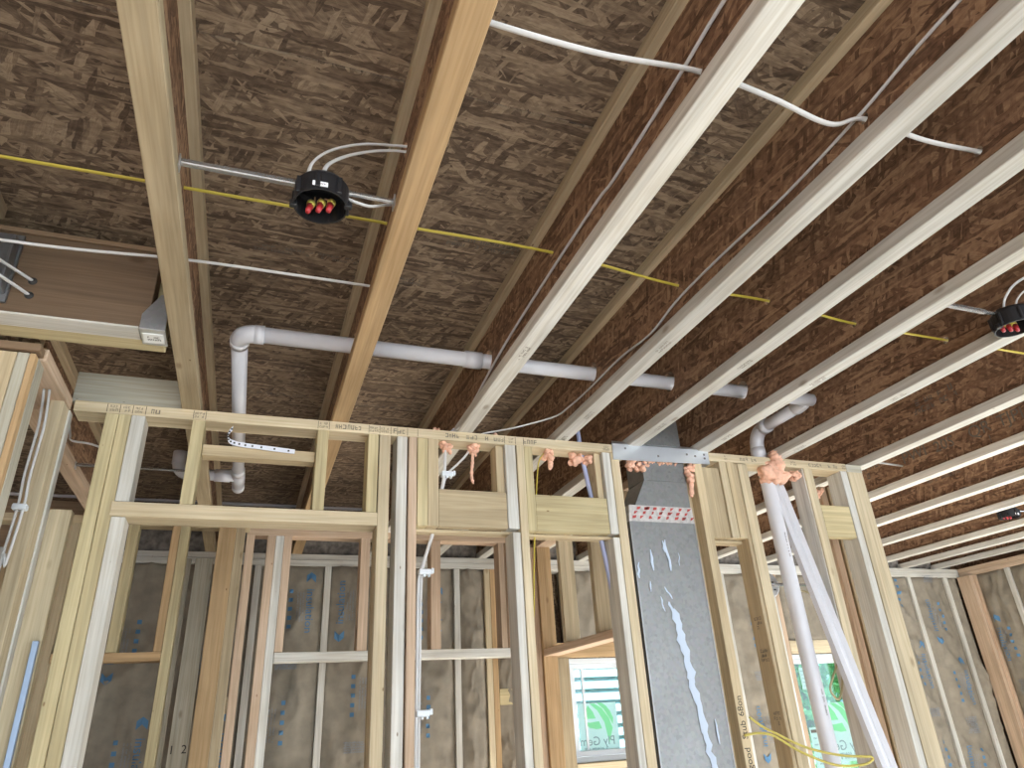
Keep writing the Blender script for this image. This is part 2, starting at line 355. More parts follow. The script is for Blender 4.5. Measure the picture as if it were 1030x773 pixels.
# writing on the web of the ninth joist
wb9 = JO[8][2]; xw = JOISTS[8][0] - .0055
for s, y, z, sz in (('PWI', 2.48, 1.138, .085), ('20S', 2.305, 1.128, .078), ('QR', 2.11, 1.128, .082), ('TJPI', 1.955, 1.125, .078), ('1', 2.075, 1.068, .05)):
    text('web_print', s, (xw, y, z), (0, -1, 0), (0, 0, 1), sz, INKF, wb9)
for i, y, hh in ((7, 1.92, .07), (8, 2.78, .09), (9, 2.75, .04), (10, 3.2, .04)):
    stamp('web_stamp', (JOISTS[i][0] - .0055, y, 1.15), (0, -1, 0), (0, 0, 1), .22, hh, INKF, JO[i][2], 2, 60 + i, .7)
# faint stamps on the deck
for k, (x, y, wd, hg, rt) in enumerate([(.05, 1.80, .30, .035, .12), (.55, 1.62, .22, .05, .1), (.86, 1.72, .2, .035, .1), (-.02, 2.82, .34, .035, .0), (.52, 2.85, .36, .03, .0), (.35, 1.86, .14, .04, .1)]):
    stamp('panel_stamp', (x, y, SUB - .0006), (1, 0, 0), (0, 1, 0), wd, hg, INKF, ceiling, 2, 80 + k, .75)

# ---- beam and its hangers at the left
beam = root('header_beam', (-.8, 1.88, BF + ZC), 'brown two-ply wooden beam hung on the first joist at the left', 'beam')
box('ply', -1.35, -.335, 1.82, 1.884, BF, 1.238, 'beam', beam)
box('ply', -1.35, -.300, 1.886, 1.95, BF - .004, 1.236, 'yellow', beam)
box('bottom_edge', -1.35, -.355, 1.8195, 1.885, BF - .006, BF, 'white', beam, .001)
box('top_strip', -1.35, -.31, 1.812, 1.83, 1.2385, 1.252, 'brown', beam, .001)
jh = root('joist_hanger', (-.30, 1.88, BF + ZC), 'galvanized joist hanger where the brown beam meets the first joist', 'hanger')
box('seat', -.352, -.290, 1.812, 1.90, BF - .010, BF - .0065, galv(), jh, .0005)
meshobj('side_flange', [(-.352, 1.812, BF - .008), (-.290, 1.812, BF - .008), (-.290, 1.812, BF + .11), (-.315, 1.812, BF + .10), (-.352, 1.812, BF + .035),
        (-.352, 1.815, BF - .008), (-.290, 1.815, BF - .008), (-.290, 1.815, BF + .11), (-.315, 1.815, BF + .10), (-.352, 1.815, BF + .035)],
        [(0, 1, 2, 3, 4), (9, 8, 7, 6, 5), (0, 1, 6, 5), (1, 2, 7, 6), (2, 3, 8, 7), (3, 4, 9, 8), (4, 0, 5, 9)], galv('galv_mid', (.30, .31, .33), .4), jh)
box('sticker', -.346, -.296, 1.835, 1.885, BF - .0115, BF - .0102, plain('sticker_white', (.75, .76, .74), .5), jh, 0)
stamp('sticker_print', (-.318, 1.86, BF - .0118), (1, 0, 0), (0, 1, 0), .035, .025, INK, jh, 2, 5)
jh2 = root('joist_hanger', (-.69, 1.81, BF + ZC), 'dark steel hanger plate on the brown beam at the left edge', 'hanger')
box('back_plate', -.80, -.660, 1.808, 1.818, BF + .02, 1.225, galv('galv_dark', (.20, .22, .26), .45), jh2, .001)
box('flange', -.672, -.665, 1.77, 1.808, BF + .04, 1.20, galv('galv_dark'), jh2, .001)

# ------------------------------------------------------------------ middle stud wall
W0, W1 = 2.35, 2.439
PB = .963
FLR = -ZC
wm = root('wall_middle', (1.0, 2.39, 0), 'open stud partition with door headers across the room', 'wall', kind='structure')
plate = box('top_plate', -.592, 1.315, W0, W1, PB, BF, 'pale', wm)
plate2 = box('top_plate', 1.765, 2.515, W0, W1, PB, BF, 'pale', wm)
box('top_plate', 2.516, 2.606, W0, W1, PB - .002, BF - .002, 'grey', wm)
def stud(x0, x1, z0=FLR, z1=PB, tint='pale', y0=W0, y1=W1, parent=None, name='stud'):
    return box(name, x0, x1, y0, y1, z0, z1, tint, parent or wm)
# left king and jack studs of the wide doorway
stud(-.498, -.4615, tint='yellow'); stud(-.460, -.425, tint='yellow')
stud(-.424, -.384, .676, PB, 'white', name='cripple_stud'); stud(-.424, -.386, FLR, .628, 'white', name='jack_stud')
box('door_header', -.430, .376, W0 - .006, W1, .629, .674, 'pale', wm)
stud(-.243, -.205, .675, PB, 'yellow', name='cripple_stud'); stud(.160, .198, .675, PB, 'yellow', name='cripple_stud'); stud(.337, .373, .675, PB, 'yellow', name='cripple_stud')
box('blocking', -.204, .159, 2.385, 2.438, .855, .893, 'mid', wm)
stud(.377, .416, tint='pale')
stud(.376, .386, FLR, .629, 'mid', W0 + .03, W1, name='jack_stud')
stud(.440, .477, tint='white'); stud(.483, .512, tint='pink', y0=W0 - .004)
# first narrow opening
stud(.516, .553, .637, PB, 'yellow', name='cripple_stud'); stud(.554, .593, .637, PB, 'mid', name='cripple_stud')
box('door_header', .594, .851, W0 + .002, W0 + .040, .637, .773, 'mid', wm)
box('header_plate', .515, .897, W0 + .043, W1, .626, .637, 'mid', wm)
stud(.853, .895, .637, PB, 'white', name='cripple_stud'); stud(.822, .852, .774, PB, 'mid', W0 + .02, W1, name='cripple_stud')
stud(.868, .897, FLR, .626, 'white', name='jack_stud')
stud(.899, .929, tint='pale', y0=W0 - .003)
# second narrow opening
stud(.930, .964, .632, PB, 'yellow', name='cripple_stud')
box('door_header', .965, 1.264, W0 + .002, W0 + .040, .632, .772, 'yellow', wm)
kh = box('header_plate', .931, 1.300, W0 + .043, W1, .621, .632, 'mid', wm)
stud(1.238, 1.264, .773, PB, 'mid', W0 + .02, W1, name='cripple_stud'); stud(1.266, 1.300, .632, PB, 'white', name='cripple_stud')
stud(1.302, 1.340, tint='pale'); stud(1.272, 1.300, FLR, .62, 'white', name='jack_stud')
# right of the duct
stud(1.690, 1.729, tint='mid'); stud(1.655, 1.689, FLR, PB, 'mid', W0 + .05, W1 + .02)
box('header_board', 1.731, 1.816, W0 + .008, W0 + .046, .635, .935, 'mid', wm)
stud(1.818, 1.853, .635, PB, 'pale', name='cripple_stud'); stud(1.855, 1.893, .635, PB, 'mid', name='cripple_stud')
box('header_plate', 1.731, 1.893, W0 + .043, W1, .622, .634, 'mid', wm)
stud(1.912, 1.961, FLR, .96, 'pale'); stud(1.895, 1.911, FLR, .96, 'tan', W0 + .004, W1)
stud(2.267, 2.312, tint='pale'); stud(2.262, 2.2665, FLR, PB, 'white', W0 + .006, W1)
box('blocking', 2.314, 2.472, W0 + .002, W0 + .04, .655, .797, 'yellow', wm)
stud(2.474, 2.511, tint='white'); stud(2.516, 2.604, tint='pale', y1=W0 + .038); stud(2.516, 2.604, tint='mid', y0=W0 + .04, y1=W1)
stud(2.535, 2.573, FLR, .96, 'pink', 2.56, 2.65); stud(2.585, 2.60, FLR, .96, 'tan', 2.56, 2.65)
# layout marks, stamps and handwriting
for x in (-.498, -.461, -.424, -.386, -.243, -.205, .16, .198, .337, .376, .416, .44, .477, .515, .853, .897, .930):
    box('layout_mark', x - .0008, x + .0008, W0 - .0006, W0 - .0002, PB + .004, BF - .004, INK, plate, 0)
for k, (x0, x1, rows) in enumerate([(-.49, -.465, 2), (-.453, -.43, 2), (-.417, -.395, 2), (-.37, -.33, 1), (-.24, -.21, 2), (.165, .195, 2), (.22, .32, 1), (.34, .37, 2), (.38, .41, 2), (.425, .475, 1),
        (.62, .68, 1), (.70, .75, 1), (.76, .85, 1), (.87, .89, 2), (.93, 1.0, 1), (1.27, 1.30, 2)]):
    stamp('plate_writing', ((x0 + x1) / 2, W0 - .0006, PB + .019), (1, 0, 0), (0, 0, 1), x1 - x0, .024, INKW, plate, rows, 200 + k, .9)
for k, (x0, x1, rows) in enumerate([(1.85, 1.87, 2), (1.93, 2.02, 1), (2.20, 2.23, 2), (2.30, 2.38, 1), (2.41, 2.47, 1), (2.49, 2.51, 2)]):
    stamp('plate_writing', ((x0 + x1) / 2, W0 - .0006, PB + .019), (1, 0, 0), (0, 0, 1), x1 - x0, .022, INKW, plate2, rows, 240 + k, .9)
hand = [c for c in wm.children if c.name.startswith('stud')]
st9 = [c for c in hand if abs(WL[c].x - 1.7095) < .003][0]
for s, z in (('good', -.150), ('Stub', -.060), ('68on', .018)):
    text('handwriting', s, (1.708, W0 - .0007, z), (0, 0, 1), (-1, 0, 0), .034, INK, st9)
st10 = [c for c in hand if abs(WL[c].x - 1.903) < .003][0]
for z in (.31, -.03, .19): stamp('grade_stamp', (1.894, W0 + .045, z), (0, 1, 0), (0, 0, 1), .045, .05, INKF, st10, 3, int(90 + z * 10))
# steel strap that bridges the cut plate
sp = root('plate_strap', (1.54, W0, BF + ZC), 'bent galvanized steel strap bridging the cut top plate above the duct', 'strap')
meshobj('strap_sheet', [(1.312, W0 - .002, .934), (1.768, W0 - .002, .945), (1.768, W0 - .002, 1.004), (1.312, W0 - .002, 1.000), (1.335, W0 + .035, 1.028), (1.768, W0 + .02, 1.022),
         (1.312, W0 - .006, .934), (1.768, W0 - .006, .945), (1.768, W0 - .006, 1.006), (1.312, W0 - .006, 1.002), (1.335, W0 + .035, 1.031), (1.768, W0 + .02, 1.025), (1.768, W0 + .07, .945), (1.768, W0 + .07, 1.004)],
        [(6, 7, 8, 9), (9, 8, 11, 10), (0, 1, 7, 6), (1, 12, 13, 2), (0, 3, 2, 1), (3, 4, 5, 2), (4, 10, 11, 5), (1, 2, 8, 7), (2, 5, 11, 8), (0, 6, 9, 3), (3, 9, 10, 4)], plain('strap_zinc', (.80, .86, .93), .28, .7, .06, 8), sp)
for x, z in ((1.37, .985), (1.40, 1.012), (1.42, 1.012), (1.52, .962), (1.70, .975), (1.745, .985), (1.745, .968), (1.66, .98)):
    m_ = boxmesh(.008, .003, .008, .0008); link('screw', m_, galv('galv_dark'), sp, (x, W0 - .0075, z + ZC))

# blocking board standing on the plate, left
bb = tag(box('blocking_board', -.606, -.285, 2.368, 2.406, BF + .0005, 1.108, 'grey'), 'weathered grey blocking board standing on the top plate at the left', 'board')

# ------------------------------------------------------------------ left corner walls
wl_ = root('wall_left', (-.65, 2.1, 0), 'corner of short stud walls at the left edge', 'wall', kind='structure')
box('top_plate', -.69, -.598, 2.012, 2.349, PB, BF, 'pink', wl_)
box('top_plate', -1.3, -.605, 1.965, 2.01, PB + .006, BF - .008, 'brown', wl_)
stud(-.74, -.700, tint='tan', y0=1.97, y1=2.06, parent=wl_); stud(-.699, -.656, tint='mid', y0=1.97, y1=2.06, parent=wl_); stud(-.655, -.628, tint='grey', y0=1.97, y1=2.06, parent=wl_)
stud(-.627, -.613, tint='orange', y0=1.97, y1=2.0, parent=wl_); stud(-.627, -.612, tint='grey', y0=2.002, y1=2.06, parent=wl_)
stud(-.640, -.602, tint='pale', y0=2.28, y1=2.348, parent=wl_); stud(-.637, -.598, FLR, PB, 'white', 2.3495, 2.39, wl_)
stud(-.632, -.540, FLR, .655, 'pale', 2.392, 2.43, wl_, 'jack_stud')
stud(-.70, -.645, FLR, .9, 'tan', 2.45, 2.49, wl_)
bs = tag(box('metal_strip', -.556, -.540, 2.360, 2.372, -.25, .275, plain('pale_blue_metal', (.32, .41, .56), .35, .3)), 'thin pale blue metal strip standing beside the left jack stud', 'strip')

# ------------------------------------------------------------------ inner closet walls behind the middle wall
wc = root('wall_closet', (.3, 3.85, 0), 'framed closet walls behind the middle partition', 'wall', kind='structure')
L0, L1 = 3.74, 3.829
lp = box('top_plate', -1.15, -.042, L0, L1, PB, BF, 'mid', wc)
for x0, x1, z0, z1, t in ((-.590, -.546, .381, PB, 'yellow'), (-.398, -.362, .381, PB, 'orange'), (-.361, -.320, FLR, PB, 'yellow'), (-.105, -.062, FLR, PB, 'tan')):
    stud(x0, x1, z0, z1, t, L0, L1, wc)
stud(-.186, -.1055, FLR, PB, 'orange', L0 - .004, L0 + .034, wc)
stud(-.84, -.801, FLR, PB, 'tan', L0, L1, wc)
lh = box('door_header', -.80, -.362, L0 - .001, L1, .342, .380, 'orange', wc)
for k, x in enumerate((-.57, -.38, -.48, -.09, -.25, -.31)): stamp('layout_writing', (x, L0 - .0006, PB + .019), (1, 0, 0), (0, 0, 1), .06, .022, INKW, lp, 2, 300 + k)
for k, x in enumerate((-.57, -.63, -.385)): stamp('layout_writing', (x, L0 - .0006, .361), (1, 0, 0), (0, 0, 1), .045, .026, INKW, lh, 2, 320 + k)
R0, R1 = 3.87, 3.959
box('top_plate', -.055, 1.455, R0, R1, PB, BF, 'pink', wc)
for x0, x1, z0, z1, t in ((-.055, -.014, FLR, PB, 'pink'), (.050, .092, FLR, PB, 'pink'), (.093, .133, FLR, PB, 'white'), (.134, .174, .381, PB, 'pink'), (.538, .588, .381, PB, 'pink'), (.640, .676, FLR, PB, 'mid'),
                          (.770, .800, FLR, PB, 'mid'), (.930, .985, .381, PB, 'pink'), (1.332, 1.366, .381, PB, 'pink'), (1.368, 1.425, .381, PB, 'brown'), (1.412, 1.450, FLR, .333, 'pink')):
    stud(x0, x1, z0, z1, t, R0, R1, wc)
box('door_header', .135, .676, R0 - .002, R1, .335, .380, 'white', wc); box('door_header', .76, 1.45, R0 - .002, R1, .335, .380, 'white', wc)
# side wall of the closet, running away from the middle wall
ws = root('wall_closet_side', (1.65, 3.6, 0), 'closet side wall running back to the window', 'wall', kind='structure')
box('top_plate', 1.60, 1.69, 2.45, 4.44, PB, BF, 'pink', ws)
box('door_header', 1.60, 1.69, 2.45, 3.93, .338, .376, 'pink', ws)
for y, t in ((3.61, 'pale'), (3.21, 'pale'), (2.81, 'pale')):
    stud(1.602, 1.688, .377, PB, t, y, y + .038, ws)
stud(1.602, 1.688, FLR, PB, 'orange', 3.94, 3.978, ws); stud(1.602, 1.688, FLR, PB, 'pink', 3.98, 4.018, ws); stud(1.545, 1.600, FLR, PB, 'pink', 3.962, 4.05, ws); stud(1.505, 1.543, FLR, .97, 'orange', 3.962, 4.05, ws)

# ------------------------------------------------------------------ back wall with windows and faced insulation
B0, B1 = 4.45, 4.59
wb_ = root('wall_back', (2.4, 4.52, 0), 'outside wall with kraft-faced insulation and two windows', 'wall', kind='structure')
box('top_plate', -2.2, 5.69, B0, B1, .966, BF, 'white', wb_); box('top_plate', -2.2, 5.69, B0, B1, .930, .965, 'white', wb_)
studs = [-.79 + .406 * k for k in range(-3, 7)] + [2.52, 2.87, 3.275, 4.81, 5.113, 5.52]
WIN = [(1.985, 2.455, -.24, .372), (3.765, 4.755, -.78, .360)]
for x in studs: stud(x - .019, x + .019, FLR, .929, 'white', B0, B1, wb_)
for x0, x1, t in ((1.425, 1.463, 'pale'), (1.464, 1.50, 'orange'), (1.8721, 1.983, 'tan'), (2.457, 2.495, 'pink'), (3.655, 3.69, 'pink'), (3.692, 3.727, 'white'), (3.728, 3.763, 'pink'), (4.757, 4.792, 'pink'), (-.37, -.338, 'grey'), (-.315, -.225, 'grey')):
    yy = B0 - .15 if t == 'grey' else B0
    g = stud(x0, x1, FLR, .371 if x0 == 1.8721 else .929, t, yy, yy + .038 if t == 'grey' else B1, wb_)
    if x0 == -.315:
        text('handwriting', '1  2', (-.27, yy - .001, -.03), (1, 0, 0), (0, 0, 1), .055, INK, g)
box('block', 1.502, 1.60, B0, B0 + .09, .11, .20, 'yellow', wb_); box('block', -.20, -.03, B0 - .1, B0, .13, .21, 'pale', wb_)
for (x0, x1, z0, z1) in WIN:
    box('window_header', x0 - (.11 if x0 < 3 else -.001), x1 - .001, B0, B0 + .06, z1 + .001, z1 + .09, 'orange' if x0 < 3 else 'pale', wb_); box('window_sill_plate', x0, x1, B0, B1, z0 - .04, z0, 'pale', wb_)
    cz = [x0 + .12 * k for k in range(1, int((x1 - x0) / .12))]
def batt_wave(u, v, seed):
    w1_ = noise.noise(Vector((u * 5 + v * 2.6 + seed * 1.7, v * 2.2 - u * 2, seed))); w2_ = noise.noise(Vector((u * 9 - v * 4 + seed, v * 5 + u * 3, seed * 2.1)))
    return .020 * max(0, 1 - abs(w1_) * 5) ** 2 + .011 * max(0, 1 - abs(w2_) * 6) ** 2 + .024 * noise.noise(Vector((u * 4.5 + seed * 3.1, v * 1.6 + seed, seed * .7))) + .014 * noise.noise(Vector((u * 11 + v * 5 + seed, v * 6, seed * 1.3))) + .009 * abs(noise.noise(Vector((u * 3 - v * 14, v * 17 + u * 9, seed))))
def batt(parent, axis, fix, a0, a1, z0, z1, seed, prints=True, mat=None):
    """kraft-faced batt filling one stud bay: a wrinkled sheet with thickness; axis 'x' on the back wall, 'y' on the right wall"""
    nu, nv = 20, max(6, int((z1 - z0) * 34)); V = []; F = []
    def pos(a, z, extra=0.):
        u = (a - a0) / (a1 - a0); e = min(1, 6 * u, 6 * (1 - u)); d = .016 - (.014 * math.sin(math.pi * u) + batt_wave(a, z, seed) * e) - extra
        return (a, fix + d, z) if axis == 'x' else (fix + d, a, z)
    for j in range(nv + 1):
        for i in range(nu + 1): V.append(pos(a0 + (a1 - a0) * i / nu, z0 + (z1 - z0) * j / nv))
    n0 = len(V)
    for (a, z) in ((a0, z0), (a1, z0), (a1, z1), (a0, z1)): V.append((a, fix + .10, z) if axis == 'x' else (fix + .10, a, z))
    for j in range(nv):
        for i in range(nu):
            k = j * (nu + 1) + i; F.append((k, k + 1, k + nu + 2, k + nu + 1))
    F.append((n0, n0 + 1, n0 + 2, n0 + 3))
    F.append(tuple([n0, n0 + 1] + [nu - i for i in range(nu + 1)])); F.append(tuple([n0 + 2, n0 + 3] + [nv * (nu + 1) + i for i in range(nu + 1)]))
    F.append(tuple([n0, n0 + 3] + [j * (nu + 1) for j in range(nv, -1, -1)])); F.append(tuple([n0 + 1, n0 + 2] + [j * (nu + 1) + nu for j in range(nv, -1, -1)]))
    o = meshobj('insulation_batt', V, F, mat or KRAFT, parent, True)
    if prints:
        def fn(p):
            return Vector(pos(p[0] if axis == 'x' else p[1], p[2], .0065))
        rnd = random.Random(seed); wd = a1 - a0; sgn = 1 if axis == 'x' else -1
        hx = (1, 0, 0) if axis == 'x' else (0, -1, 0)
        def pt(u, z): return (a0 + wd * u, fix, z) if axis == 'x' else (fix, a0 + wd * u, z)
        z = z1 - .10 - .5 * rnd.random(); flip = rnd.random() < .5
        while z > z0 + .35:
            u = rnd.uniform(.16, .3) if not flip else rnd.uniform(.7, .84); up = 1 if not flip else -1
            text('batt_print', 'insulation', pt(u, z), (0, 0, up), (-up * hx[0], -up * hx[1], 0), .066, BLUE, o, fn)
            zz = z - up * .19; q = []                                      # the emblem: a block with an arrow notch cut out of it
            for (dx, dz) in ((-.026, .026), (0, .0), (.026, .026), (.026, -.016), (0, -.036), (-.026, -.016)):
                q.append(fn(Vector(pt(u, zz)) + Vector(hx) * dx * 1.05 + Vector((0, 0, dz * up))))
            meshobj('emblem', q, [(0, 1, 4, 5), (1, 2, 3, 4)], BLUE, o)
            for k in range(3): stamp('batt_small_print', pt(u + (.10 + .045 * k) * up, z - .02 * up), (0, 0, up), (-up * hx[0], -up * hx[1], 0), .17, .011, BLUEF, o, 1, seed * 9 + k, .85, fn)
            for k in range(5):
                c = Vector(pt(u + .30 * up, z - (.11 - .05 * k) * up)); r_ = .011
                meshobj('batt_symbol', [fn(c + Vector(hx) * a_ + Vector((0, 0, b_))) for a_, b_ in ((-r_, -r_), (r_, -r_), (r_, r_), (-r_, r_))], [(0, 1, 2, 3)], BLUE, o)
            if rnd.random() < .7: stamp('batt_notice', pt(.5, z + .29 * up), hx, (0, 0, 1), .12, .06, BLUEF, o, 5, seed * 11, .95, fn)
            z -= rnd.uniform(.52, .64); flip = not flip
    return o
xs = sorted(x for x in studs if x < 1.9)
bays = [(xs[i] + .0195, xs[i + 1] - .0195) for i in range(len(xs) - 1)]
bays = [(a, b) for (a, b) in bays if b < 1.35]
bays += [(1.262, 1.424), (1.501, 1.627), (1.668, 1.871)]
for k, (a, b) in enumerate(bays): batt(wb_, 'x', B0 + .004, a, b, FLR, .929, k + 2, (b - a) > .25 and a > -1.3)
for k, (a, b, z0, z1) in enumerate([(2.54, 2.85, FLR, .929), (2.89, 3.255, FLR, .929), (3.295, 3.654, FLR, .929), (4.83, 5.093, FLR, .929), (5.133, 5.50, FLR, .929), (5.54, 5.648, FLR, .929), (1.985, 2.455, .465, .929), (3.765, 4.755, .453, .929), (1.985, 2.455, FLR, -.29), (3.765, 4.755, FLR, -.83)]):
    batt(wb_, 'x', B0 + .004, a, b, z0, z1, 40 + k, (b - a) > .25 and z1 > 0 and z1 - z0 > .4)
# rim above the back wall: dark board, grey fibreglass, pale strip under the deck
rim = box('rim_board', -2.2, 5.9, 4.57, 4.60, BF, SUB, 'brown', wb_)
box('trim_strip', -2.2, 5.7, 4.44, 4.452, SUB - .016, SUB - .001, plain('grey_strip', (.42, .41, .44), .5), wb_, .001)
jx = [-.745] + [j[0] for j in JOISTS] + [5.7]
for i in range(len(jx) - 1):
    a, b = jx[i] + .032, jx[i + 1] - .032; nu, nv = 14, 8; V = []; F = []
    for j in range(nv + 1):
        for q in range(nu + 1):
            x = a + (b - a) * q / nu; z = BF + .002 + .19 * j / nv
            V.append((x, 4.50 - .03 * math.sin(math.pi * j / nv) + .02 * noise.noise(Vector((x * 17, z * 23, 3))) , z + (.02 * noise.noise(Vector((x * 9, 1, 2))) if j == nv else 0)))
    n0 = len(V); V += [(a, 4.565, BF + .002), (b, 4.565, BF + .002), (b, 4.565, BF + .19), (a, 4.565, BF + .19)]
    for j in range(nv):
        for q in range(nu):
            k = j * (nu + 1) + q; F.append((k, k + 1, k + nu + 2, k + nu + 1))
    F += [(n0, n0 + 1, n0 + 2, n0 + 3), tuple([n0, n0 + 1] + [nu - q for q in range(nu + 1)]), tuple([n0 + 2, n0 + 3] + [nv * (nu + 1) + q for q in range(nu + 1)])]
    meshobj('rim_insulation', V, F, FUZZ, wb_, True)

# windows
def window(n, x0, x1, z0, z1, label):
    yo = B0 + .075
    r = root('window_%d' % n, ((x0 + x1) / 2, yo, z0 + ZC), label, 'window', kind='structure')
    def frame(nm, a0, a1, c0, c1, t, ya, yb, mat):
        box(nm, a0, a1, ya, yb, c1 - t, c1, mat, r); box(nm, a0, a1, ya, yb, c0, c0 + t, mat, r); box(nm, a0, a0 + t, ya, yb, c0 + t, c1 - t, mat, r); box(nm, a1 - t, a1, ya, yb, c0 + t, c1 - t, mat, r)
    frame('window_frame', x0 + .002, x1 - .002, z0 + .002, z1 - .002, .032, yo, yo + .06, VINYL)
    frame('sash', x0 + .036, x1 - .036, z0 + .036, z1 - .036, .030, yo + .014, yo + .048, VINYL)
    box('pane', x0 + .066, x1 - .066, yo + .028, yo + .034, z0 + .066, z1 - .066, GLASS, r, 0)
    return r, yo + .027
w1, yg = window(1, *WIN[0], 'small white vinyl window with a green-leaf sticker, left of the duct')
box('muntin', 2.105, 2.122, yg - .006, yg + .012, WIN[0][2] + .067, WIN[0][3] - .067, VINYL, w1)
w2, yg2 = window(2, *WIN[1], 'larger white window behind the white pipes, trees outside')
def film(name, col, k):
    m, nt, b = newmat(name); N = nt.nodes.new; L = nt.links.new
    b.inputs['Base Color'].default_value = (*col, 1); t = N('ShaderNodeBsdfTranslucent'); t.inputs[0].default_value = (*col, 1)
    mx = N('ShaderNodeMixShader'); mx.inputs[0].default_value = k; L(b.outputs[0], mx.inputs[1]); L(t.outputs[0], mx.inputs[2]); L(mx.outputs[0], nt.nodes['Material Output'].inputs[0]); return m
PAPER = film('sticker_paper', (.80, .90, .88), .75); GREEN = film('sticker_green', (.30, .78, .42), .5)
def leaf_sticker(x, z, s, yg, parent, label):
    r = root('window_sticker', (x, yg, z + ZC), label, 'sticker')
    box('paper', x - .42 * s, x + .42 * s, yg - .0018, yg - .0006, z - .62 * s, z + .30 * s, PAPER, r, 0)
    def band(c):
        n = len(c) // 2; V = [(x + px_ * s, yg - .0024, z + pz_ * s) for px_, pz_ in c]; meshobj('leaf_mark', V, [(i, i + 1, len(c) - 2 - i, len(c) - 1 - i) for i in range(n - 1)], GREEN, r)
    band([(-.16, .29), (.0, .16), (.13, -.05), (.20, -.42), (.30, -.16), (.24, .02), (.10, .20), (-.06, .29)][:8])
    band([(.0, .30), (.14, .18), (.26, .0), (.31, -.10), (.33, .02), (.28, .14), (.20, .24), (.10, .30)])
    band([(-.20, .26), (-.10, .14), (-.05, .02), (-.05, .02), (-.30, .02), (-.28, .10), (-.25, .18), (-.20, .26)])
    band([(-.30, -.03), (-.18, -.05), (.02, -.03), (.02, -.04), (.07, -.16), (-.05, -.17), (-.20, -.14), (-.30, -.03)])
    text('sticker_name', 'Ply Gem', (x - .05 * s, yg - .0026, z - .38 * s), (-1, 0, 0), (0, 0, 1), .22 * s, plain('sticker_ink', (.25, .32, .34), .7), r)
    for k in range(2): stamp('sticker_print', (x - .1 * s, yg - .0026, z - (.50 + .06 * k) * s), (-1, 0, 0), (0, 0, 1), .5 * s, .05 * s, plain('sticker_ink', (0, 0, 0)), r, 1, k)
leaf_sticker(2.20, .00, .33, yg, w1, 'paper sticker with a green leaf mark on the small window')
leaf_sticker(4.16, -.10, .42, yg2, w2, 'paper sticker with a green leaf mark on the larger window behind the pipes')
nb = root('window_notice', (3.95, yg2, .14 + ZC), 'pale printed notice on the larger window, left of the white pipe', 'notice')
box('paper', 3.88, 4.03, yg2 - .0018, yg2 - .0006, .12, .27, PAPER, nb, 0)
for k in range(5): stamp('notice_print', (3.955, yg2 - .0024, .245 - k * .025), (1, 0, 0), (0, 0, 1), .12, .012, BLUEF, nb, 1, 70 + k)
nb2 = root('window_notice', (3.94, yg2, -.35 + ZC), 'white paper notice low on the larger window, left of the white pipe', 'notice')
box('paper', 3.86, 4.06, yg2 - .0018, yg2 - .0006, -.50, -.13, PAPER, nb2, 0)
box('title_bar', 3.87, 3.99, yg2 - .0026, yg2 - .002, -.165, -.145, INKF, nb2, 0)
for k in range(6): stamp('notice_print', (3.955, yg2 - .0024, -.20 - k * .04), (1, 0, 0), (0, 0, 1), .15, .014, BLUEF, nb2, 1, 80 + k)

# right wall
wr = root('wall_right', (5.76, 3.9, 0), 'insulated outside wall at the right edge', 'wall', kind='structure')
box('top_plate', 5.69, 5.83, 2.88, 4.45, .966, BF, 'pink', wr); box('top_plate', 5.69, 5.83, 2.88, 4.45, .930, .965, 'pink', wr)
ys = [4.38, 4.03, 3.624, 3.218, 2.9]
box('corner_stud', 5.65, 5.69, 4.33, 4.449, FLR, .929, 'pink', wr); box('corner_stud', 5.69, 5.83, 4.31, 4.40, FLR, .929, 'pink', wr)
for y in ys[1:]: box('stud', 5.69, 5.83, y - .019, y + .019, FLR, .929, 'white', wr)
for k in range(len(ys) - 1): batt(wr, 'y', 5.694, ys[k + 1] + .0195, ys[k] - (.0195 if k else .071), FLR, .929, 70 + k)
box('sheathing', 5.832, 5.845, 2.88, 4.6, FLR, SUB, OSB_WEB(), wr, 0)
box('sheathing', -2.2, 1.983, B1 + .002, B1 + .014, FLR, SUB, OSB_DECK(), wb_, 0); box('sheathing', 2.457, 3.763, B1 + .002, B1 + .014, FLR, SUB, OSB_DECK(), wb_, 0); box('sheathing', 4.757, 5.845, B1 + .002, B1 + .014, FLR, SUB, OSB_DECK(), wb_, 0)
for (x0, x1, z0, z1) in WIN: box('sheathing', x0 - .002, x1 + .002, B1 + .002, B1 + .014, z1, SUB, OSB_DECK(), wb_, 0); box('sheathing', x0 - .002, x1 + .002, B1 + .002, B1 + .014, FLR, z0, OSB_DECK(), wb_, 0)
# unseen wall added at the near right to block light from the near ceiling: the light comes in through the wide opening between it and the insulated wall
wn = tag(box('wall_blocker_right', 6.0, 6.04, -3.9, .8, FLR, SUB, OSB_WEB(), None, 0), 'added strand board wall right of the camera that blocks light', 'wall', kind='structure')
# wall added at the far left, out of the frame: keeps the left side of the room dim
wo = tag(box('wall_blocker_left', -2.40, -2.36, -3.9, 4.6, FLR, SUB, OSB_WEB(), None, 0), 'added strand board wall far to the left that dims the room', 'wall', kind='structure')

